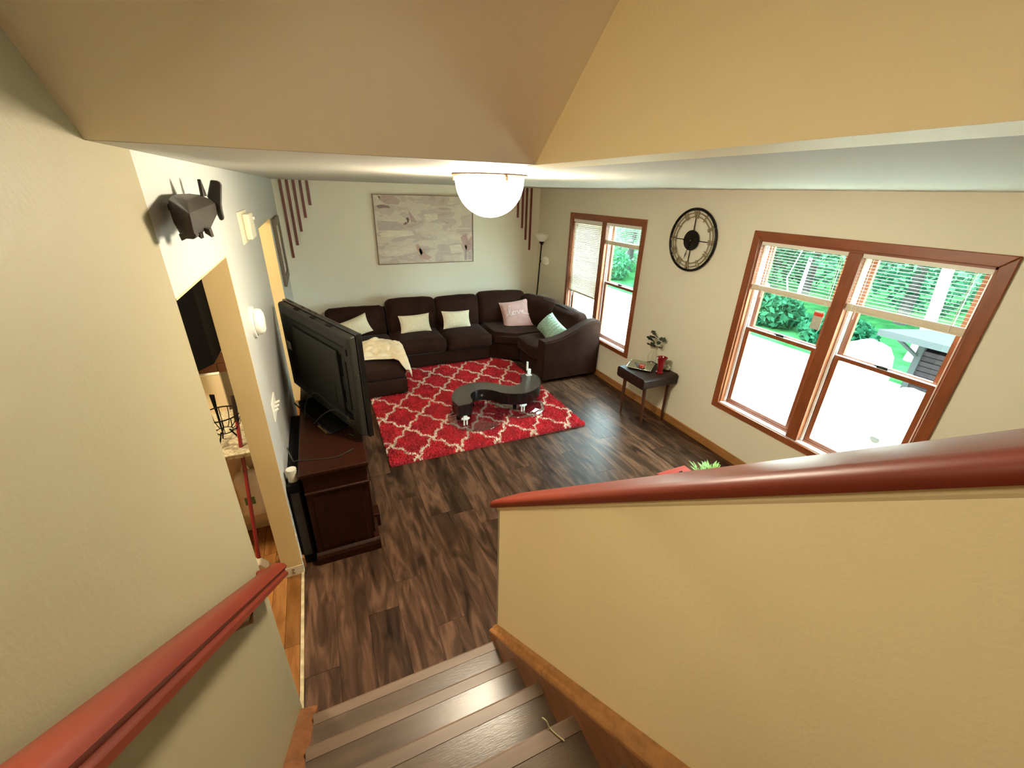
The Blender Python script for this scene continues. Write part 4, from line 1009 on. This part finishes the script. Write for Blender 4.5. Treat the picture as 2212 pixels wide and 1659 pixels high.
for k in range(13):
    a = k * 2.4; r = random.uniform(.03, .07); z = tz + .20 + .012 * k; L = random.uniform(.075, .115)
    c = Vector((vc[0] + .012 + .03 * math.cos(a) * .6, vc[1] + .05 * math.sin(a) * .6, z)); d = Vector((math.cos(a) * .6, math.sin(a), random.uniform(-.2, .7))).normalized(); s_ = d.cross(Vector((0, 0, 1))).normalized()
    if c.x + d.x * L > XR - .02: d.x = -abs(d.x)
    s_ = Matrix.Rotation(random.uniform(-1.3, 1.3), 3, d) @ s_; b = B(); up = s_.cross(d)
    P_ = [c, c + d * L * .3 + s_ * .024, c + d * L * .5 + s_ * .016, c + d * L * .66 + s_ * .032, c + d * L, c + d * L * .66 - s_ * .032, c + d * L * .5 - s_ * .016, c + d * L * .3 - s_ * .024]
    v0 = [b.verts.new(p) for p in P_]; v1 = [b.verts.new(p + up * .0012) for p in P_]; b.faces.new(v0[::-1]); b.faces.new(v1)
    for i in range(8): b.faces.new((v0[i], v0[(i + 1) % 8], v1[(i + 1) % 8], v1[i]))
    obj('leaf', b, 'leaf_dark', t)
rv = (3.245, 3.185, tz)
o = obj('red_vase', lathe(B(), [(0, 0), (.038, 0), (.040, .012), (.030, .020), (.031, .05), (.036, .10), (.045, .155), (.052, .172), (.058, .180), (.054, .182), (.046, .168), (.040, .150), (.032, .10), (.027, .05), (.024, .03), (0, .03)], rv, 32), 'red_glass', smooth=True, base=rv); tag(o, 'tall flared red glass vase at the front of the side table', 'vase')
jc = (3.368, 3.215, tz)
t = thing('glass_jar', 'short clear glass jar with pale pebbles beside the red vase', 'jar', jc)
obj('jar_body', lathe(B(), [(0, 0), (.040, 0), (.046, .012), (.047, .07), (.042, .095), (.036, .105), (.038, .118), (.034, .118), (.032, .103), (.043, .07), (.042, .012), (0, .005)], jc, 28), 'clear', t, smooth=True)
b = B()
for k in range(26):
    q = B(); bmesh.ops.create_icosphere(q, subdivisions=1, radius=random.uniform(.008, .013)); a = random.random() * 6.28; r = .030 * math.sqrt(random.random())
    bmesh.ops.translate(q, verts=q.verts, vec=(jc[0] + r * math.cos(a), jc[1] + r * math.sin(a), tz + .012 + .055 * random.random())); me = bpy.data.meshes.new('t'); q.to_mesh(me); q.free(); b.from_mesh(me); bpy.data.meshes.remove(me)
obj('pebbles', b, 'paper', t, smooth=True, kind='stuff')

# ------------------------------------------------------------------ red box and plant beyond the half wall
t = thing('red_chest', 'red painted wooden chest on the floor beyond the half wall', 'chest', (2.28, 1.70, 0))
obj('chest_body', bx(2.14, 2.40, 1.50, 1.905, 0, .425), 'red_box', t, bevel=.008)
obj('lid', bx(2.125, 2.405, 1.49, 1.925, .425, .450), 'red_box', t, bevel=.006)
obj('latch', bx(2.290, 2.318, 1.858, 1.866, .450, .460), 'metal', t)
plc = (2.64, 1.87, 0)
t = thing('potted_plant', 'bright green leafy plant in a dark pot beside the red chest', 'plant', plc)
obj('pot', lathe(B(), [(0, 0), (.075, 0), (.10, .20), (.105, .24), (.095, .24), (.088, .20), (0, .20)], plc, 28), 'pot', t, smooth=True)
obj('soil', lathe(B(), [(0, .215), (.09, .215), (.09, .20)], plc, 20), 'sub', t)
for k in range(84):
    a = random.random() * 6.28; r = .115 * math.sqrt(random.random()); L = random.uniform(.045, .085)
    c = Vector((plc[0] + r * math.cos(a), plc[1] + r * math.sin(a), .30 + random.uniform(0, .13) * (1 - r / .16)))
    d = Vector((math.cos(a + random.uniform(-.6, .6)), math.sin(a + random.uniform(-.6, .6)), random.uniform(.2, 1.6))).normalized(); s_ = d.cross(Vector((0, 0, 1))).normalized(); up = s_.cross(d)
    b = B(); w = L * .17; P_ = [c, c + d * L * .4 + s_ * w + up * .002, c + d * L - up * .006, c + d * L * .4 - s_ * w + up * .002]
    v0 = [b.verts.new(p) for p in P_]; v1 = [b.verts.new(p + up * .0014) for p in P_]; b.faces.new(v0[::-1]); b.faces.new(v1)
    for i in range(4): b.faces.new((v0[i], v0[(i + 1) % 4], v1[(i + 1) % 4], v1[i]))
    obj('leaf', b, 'leaf_fresh', t)
b = B()
for k in range(14):
    a = k * .45; tube(b, [(plc[0] + .02 * math.cos(a), plc[1] + .02 * math.sin(a), .20), (plc[0] + .08 * math.cos(a), plc[1] + .08 * math.sin(a), .36)], .003, 5)
obj('stems', b, 'leaf_fresh', t, kind='stuff')

# ------------------------------------------------------------------ kitchen seen through the first doorway
t = thing('kitchen_counter', 'speckled stone kitchen counter on a beige cupboard, seen through the left doorway', 'counter', (-1.2, 3.1, 0))
obj('worktop', bx(-1.9, -.515, 2.80, 3.52, .735, .770), 'granite', t, bevel=.006)
obj('cupboard', bx(-1.9, -.52, 2.92, 3.50, .10, .735), 'kit_cab', t)
obj('toe_kick', bx(-1.9, -.52, 2.98, 3.50, 0, .10), 'kit_cab', t)
obj('splash_panel', bx(-1.9, -.80, 3.50, 3.53, .77, 1.075), 'kit_wall', t)
obj('panel_cap', tube(B(), [(-1.9, 3.51, 1.078), (-.80, 3.51, 1.078)], .013, 8), 'cream_plastic', t, smooth=True)
t = thing('upper_cabinet', 'black wall cabinet above the kitchen counter behind the left doorway', 'cabinet', (-1.3, 3.6, 1.12))
obj('carcass', prism(B(), [(-1.9, 3.42), (-.955, 3.42), (-.84, 3.62), (-.84, 3.94), (-1.9, 3.94)], 'z', 1.12, 2.30), 'black', t)
obj('door', bx(-1.40, -.965, 3.405, 3.42, 1.13, 2.29), 'tv_gloss', t, bevel=.004)
obj('label_plate', bx(-1.005, -.980, 3.398, 3.405, 1.29, 1.345), 'cream_plastic', t)
t = thing('tile_backsplash', 'terracotta tile strip on the kitchen wall above the beige panel', 'tiles', (-1.0, 3.94, 1.0))
for k in range(5):
    for r_ in range(2): obj('tile', bx(-1.62 + k * .18, -1.445 + k * .18, 3.935, 3.95, .93 + r_ * .085, 1.01 + r_ * .085), 'brick', t, bevel=.003)
# wire basket
bc = Vector((-.74, 2.98, .77))
t = thing('wire_basket', 'black wire fruit basket standing on the kitchen counter', 'basket', bc)
cz = .22
def br(a, s): # rib from rim to bottom
    r = .115 * math.cos(s * PI / 2) ** .6; return bc + Vector((r * math.cos(a), r * math.sin(a), cz - .13 * math.sin(s * PI / 2)))
obj('rim', tube(B(), [bc + Vector((.115 * math.cos(k * PI / 14), .115 * math.sin(k * PI / 14), cz)) for k in range(28)], .0045, 6, True), 'black', t)
for k in range(14): obj('rib', tube(B(), [br(k * PI / 7, s / 6) for s in range(6)] , .003, 5), 'black', t)
obj('lower_ring', tube(B(), [bc + Vector((.05 * math.cos(k * PI / 8), .05 * math.sin(k * PI / 8), cz - .125)) for k in range(16)], .003, 5, True), 'black', t)
for k in range(3):
    a = k * 2.094; obj('leg', tube(B(), smooth_path([bc + Vector((.03 * math.cos(a), .03 * math.sin(a), cz - .12)), bc + Vector((.05 * math.cos(a), .05 * math.sin(a), .06)), bc + Vector((.08 * math.cos(a), .08 * math.sin(a), .004))], 4), .005, 6), 'black', t)
b = prism(B(), [(-.800, 1.083), (-.771, 1.078), (-.779, .94), (-.783, .771), (-.791, .771), (-.792, .94)], 'y', 3.105, 3.117)
tag(obj('spatula', b, 'black', base=(-.787, 3.11, .771), bevel=.002), 'black flat spatula upright on the kitchen counter beside the wire basket', 'utensil')
t = thing('mop', 'red-handled mop leaning inside the left doorway', 'mop', (-.655, 2.50, 0))
A_ = Vector((-.658, 3.06, 1.075)); B_ = Vector((-.650, 2.52, .10))
obj('handle', tube(B(), [B_, B_.lerp(A_, .84)], .012, 10), 'mop', t, smooth=True)
obj('grip', tube(B(), [B_.lerp(A_, .84), A_], .0145, 10), 'espresso', t, smooth=True)
obj('mop_head', prism(B(), [(-.72, .0), (-.58, .0), (-.60, .06), (-.64, .12), (-.67, .12), (-.70, .06)], 'y', 2.46, 2.54), 'bag', t, bevel=.01)
t = thing('waste_bag', 'pale plastic bag hanging on the beige kitchen cupboard', 'bag', (-.66, 2.88, .30))
obj('bag_body', puff(B(), (-.66, 2.86, .40), (.17, .10, .34), .04, (0, .02, .02), 8, None, .016, 4), 'bag', t, smooth=True)
obj('green_label', bx(-.70, -.64, 2.795, 2.80, .36, .42), 'green_label', t)
obj('handles', tube(B(), smooth_path([(-.70, 2.87, .55), (-.67, 2.89, .64), (-.63, 2.87, .55)], 5), .006, 6), 'bag', t)

# ------------------------------------------------------------------ outdoors
GZ = -.35
struct('ground_gravel', bx(XR + .15, 8.5, -14, 30, GZ - .2, GZ), 'gravel')
struct('ground_lawn', bx(8.5, 60, -30, 60, GZ - .2, GZ + .04), 'lawn')
V = []; n = 900
px = rng.uniform(XR + .4, 8.5, n); py = rng.uniform(-2, 12, n); ps = rng.uniform(.012, .03, n)
V = np.zeros((n, 6, 3), np.float32); off = np.array([[1, 0, 0], [-1, 0, 0], [0, 1, 0], [0, -1, 0], [0, 0, .8], [0, 0, -.8]], np.float32)
V[:] = np.stack([px, py, np.full(n, GZ + .004)], 1)[:, None, :] + off[None] * ps[:, None, None] * rng.uniform(.6, 1.3, (n, 6, 1))
T = np.array([[0, 2, 4], [2, 1, 4], [1, 3, 4], [3, 0, 4], [2, 0, 5], [1, 2, 5], [3, 1, 5], [0, 3, 5]])
o = fast_mesh('gravel_stones', V.reshape(-1, 3), [(np.arange(n)[:, None, None] * 6 + T[None]).reshape(-1, 3)], 'gravel', base=(6, 4, GZ))
tag(o, 'loose pale stones scattered over the gravel drive', 'gravel', kind='stuff')

def leaf_cloud(name, blobs, N, size, m, parent):
    per = N // len(blobs); Vs = []
    for (cx, cy, cz, rx, ry, rzz) in blobs:
        d = rng.normal(size=(per, 3)); d /= np.linalg.norm(d, axis=1)[:, None]
        r = rng.uniform(.45, 1.0, per) ** .6
        c = np.array([cx, cy, cz]) + d * r[:, None] * np.array([rx, ry, rzz])
        c[:, 2] = np.maximum(c[:, 2], GZ + .08)
        u = rng.normal(size=(per, 3)); u /= np.linalg.norm(u, axis=1)[:, None]
        w = np.cross(u, rng.normal(size=(per, 3))); w /= np.linalg.norm(w, axis=1)[:, None]
        s = size * rng.uniform(.6, 1.4, per)[:, None]
        Vs.append(np.stack([c - u * s, c + w * s * .5, c + u * s, c - w * s * .5], 1))
    V = np.concatenate(Vs).reshape(-1, 3).astype(np.float32); q = np.arange(len(V)).reshape(-1, 4)
    return fast_mesh(name, V, [q], m, parent, base=tuple(ORI[parent.name]))
def tree(x, y, h, cr, m, label, trunk='bark', low=.25, N=4200, size=.10, tr=.10):
    t = thing('tree', label, 'tree', (x, y, GZ), 'trees beyond the gravel drive')
    obj('trunk', tube(B(), [(x, y, GZ - .05), (x + .05, y, GZ + h * .4), (x - .05, y + .06, GZ + h * .85)], [tr * 1.3, tr, tr * .4], 10), trunk, t, smooth=True)
    blobs = []
    for k in range(9):
        a = k * 2.4; zz = GZ + h * (low + (1 - low) * (k + .5) / 9); rr = cr * (1 - .5 * (k / 9))
        blobs.append((x + .45 * rr * math.cos(a), y + .45 * rr * math.sin(a), zz, rr * .75, rr * .75, h * .13))
    o = leaf_cloud('crown', blobs, N, size, m, t); o['kind'] = 'stuff'
    return t
names = ('first', 'second')
TREES = [
    (13.2, -1.5, 6.5, 1.9, 'foliage_a', 'dark green tree at the right edge of the view behind the shed'),
    (13.6, 2.2, 7.0, 2.0, 'foliage_a', 'mid green tree standing behind the covered grill'),
    (14.4, 5.2, 7.5, 2.2, 'foliage_a', 'dark green tree seen through the right pane of the large window'),
    (15.0, 8.0, 8.0, 2.3, 'foliage_a', 'dark green tree seen through the left pane of the large window'),
    (14.9, 9.6, 5.5, 1.7, 'foliage_b', 'light green small tree behind the thin pale trunk'),
    (12.6, 13.4, 6.5, 1.9, 'foliage_c', 'very pale bright tree at the left side of the large window'),
    (15.4, 15.4, 7.5, 2.3, 'foliage_c', 'pale bright tree between the two window views'),
    (13.0, 18.4, 8.0, 2.5, 'foliage_c', 'pale bright tree seen through the sofa window'),
    (16.5, 20.5, 9.0, 2.8, 'foliage_b', 'light green tall tree behind the pale one in the sofa window'),
    (18.5, 11.5, 9.5, 3.0, 'foliage_b', 'tall light green tree in the second row behind the pale bright tree'),
    (19.0, 4.0, 9.5, 3.2, 'foliage_a', 'tall dark tree in the second row behind the mid green tree'),
    (18.5, -3.5, 9.0, 3.0, 'foliage_a', 'tall dark tree in the second row behind the shed roof'),
    (20.0, 16.0, 10.0, 3.2, 'foliage_a', 'tall dark tree in the second row left of the light green one'),
    (13.5, 23.0, 7.0, 2.4, 'foliage_b', 'light green tree at the far left of the sofa window view'),
]
for i, (x, y, h, cr, m, lab) in enumerate(TREES):
    x -= 1.6
    tree(x, y, h, cr, m, lab, low=.10, N=5200 if x < 17 else 3600, size=.10 if x < 17 else .16)
# bare trunks in the open
t = thing('tree', 'thick bare white trunk of a tree rising beside the covered grill', 'tree', (9.9, 3.62, GZ), 'trees beyond the gravel drive')
obj('trunk', tube(B(), smooth_path([(9.92, 3.64, GZ - .05), (9.9, 3.6, .5), (9.86, 3.66, 1.6), (9.9, 3.6, 3.2), (9.95, 3.62, 5.0)], 4), [.12, .105, .095, .09, .088, .088, .086, .084, .082, .08, .078, .075, .07, .068, .065, .06, .055], 12), 'bark_white', t, smooth=True)
o = leaf_cloud('crown', [(9.9, 3.6, 5.2, 1.6, 1.8, .8), (9.5, 4.4, 4.6, 1.0, 1.2, .5)], 2600, .09, 'foliage_b', t); o['kind'] = 'stuff'
t = thing('tree', 'thin pale forked sapling trunk seen through the left pane of the large window', 'tree', (11.3, 6.9, GZ), 'trees beyond the gravel drive')
obj('trunk', tube(B(), [(11.3, 6.9, GZ), (11.32, 6.86, 1.2), (11.35, 6.95, 2.4)], [.05, .04, .02], 8), 'bark_white', t, smooth=True)
obj('side_stem', tube(B(), [(11.3, 7.0, GZ), (11.3, 7.3, .5), (11.3, 7.1, 1.3)], [.02, .018, .012], 6), 'bark_white', t, smooth=True)
o = leaf_cloud('crown', [(11.35, 6.9, 1.7, .5, .7, .5), (11.4, 7.2, 2.4, .6, .7, .5)], 700, .07, 'foliage_c', t); o['kind'] = 'stuff'
# low shrubs along the edge
for i, (x, y, r, m, lab) in enumerate(((10.6, 2.7, .7, 'foliage_b', 'low light green shrub at the foot of the white trunk'), (9.3, 4.7, .55, 'foliage_a', 'low dark shrub between the grill and the sapling'),
                                       (9.6, 6.35, .6, 'foliage_a', 'low dark shrub left of the sapling'), (9.4, 12.6, .8, 'foliage_b', 'low light green shrub by the parked car'),
                                       (9.2, 15.4, .9, 'foliage_a', 'low dark shrub seen through the sofa window'), (10.9, .4, .8, 'foliage_a', 'low dark shrub beside the shed'))):
    t = thing('shrub', lab, 'shrub', (x, y, GZ), 'shrubs along the drive')
    o = leaf_cloud('foliage', [(x, y, GZ + r * .6, r, r * 1.3, r * .7)], 1300, .08, m, t); o['kind'] = 'stuff'
    obj('stem', tube(B(), [(x, y, GZ), (x, y, GZ + r * .7)], .03, 6), 'bark', t)
# covered grill
t = thing('covered_grill', 'grill under a white tarp cover standing on the gravel', 'grill', (7.0, 3.05, GZ))
b = B(); secs = [(GZ + .06, .34, .30), (.20, .31, .27), (.42, .27, .25), (.54, .20, .20), (.585, .09, .12)]
rings = []
for z, ry, rx in secs:
    rings.append([b.verts.new((7.0 + rx * math.copysign(abs(math.cos(a)) ** .6, math.cos(a)) * (1 + .05 * math.sin(7 * a)), 3.06 + ry * math.copysign(abs(math.sin(a)) ** .6, math.sin(a)) * (1 + .05 * math.sin(5 * a + z * 4)), z + .015 * math.sin(3 * a))) for a in [k * 2 * PI / 28 for k in range(28)]])
for a, c in zip(rings, rings[1:]):
    for i in range(28): b.faces.new((a[i], a[(i + 1) % 28], c[(i + 1) % 28], c[i]))
b.faces.new(rings[-1]); b.faces.new(rings[0][::-1]); bmesh.ops.recalc_face_normals(b, faces=b.faces); obj('tarp_cover', b, 'tarp', t, smooth=True)
for dy in (-.22, .22): obj('wheel', lathe(B(), [(0, -.02), (.06, -.02), (.06, .02), (0, .02)], (7.0, 3.06 + dy, GZ + .06), 16, 'y'), 'tyre', t)
# shed
t = thing('shed', 'small grey-brown sided shed with a grey roof at the right of the yard', 'shed', (7.6, 1.4, GZ))
SY1 = 2.52
for k in range(13): obj('siding_board', bx(7.0 + .004 * (k % 2), 8.4, .2, SY1, GZ + .12 + k * .068, GZ + .182 + k * .068), 'siding', t, bevel=.006)
obj('roof', prism(B(), [(6.55, .88), (8.6, .66), (8.6, .60), (6.55, .80)], 'y', 0.0, SY1 + .32), 'shed_roof', t)
obj('corner_post', bx(6.98, 7.05, SY1 - .05, SY1 + .02, GZ, .82), 'shed_roof', t)
obj('brace', tube(B(), [(7.0, SY1, .55), (6.7, SY1 + .2, .82)], .025, 6), 'shed_roof', t)
obj('foundation', bx(6.96, 8.44, .16, SY1 + .04, GZ, GZ + .12), 'shed_roof', t)
t = thing('covered_woodpile', 'low heap under a crumpled white tarp in front of the shed', 'woodpile', (6.3, 2.0, GZ))
obj('tarp', puff(B(), (6.35, 1.95, GZ + .30), (.7, 1.0, .56), .12, (0, 0, .08), 12, None, .05, 9), 'tarp', t, smooth=True)
obj('log', tube(B(), [(6.0, 2.2, GZ + .05), (6.7, 2.2, GZ + .05)], .05, 10), 'bark', t)
# parked car, mostly hidden behind the window jamb
t = thing('car', 'pale parked car partly hidden at the left edge of the large window', 'car', (10.6, 9.5, GZ))
prof = [(7.75, .22), (7.70, .45), (7.78, .62), (8.4, .78), (8.8, .86), (9.3, 1.30), (10.6, 1.32), (11.1, .92), (11.3, .85), (11.35, .30), (11.3, .22)]
b = prism(B(), [(y, z + GZ) for y, z in prof], 'x', 9.8, 11.4); obj('body', b, 'car', t, bevel=.06)
b = prism(B(), [(y, z + GZ) for y, z in ((8.92, .90), (9.35, 1.25), (10.55, 1.27), (11.0, .93))], 'x', 9.79, 11.41); obj('side_windows', b, 'tv_gloss', t)
for y in (8.4, 10.7):
    for x in (9.82, 11.20): obj('wheel', lathe(B(), [(0, 0), (.20, 0), (.31, .02), (.31, .16), (.20, .18), (0, .18)], (x, y, GZ + .31), 24, 'x'), 'tyre', t, smooth=True)
obj('bumper', bx(9.85, 11.35, 7.66, 7.80, GZ + .22, GZ + .42), 'tyre', t, bevel=.02)
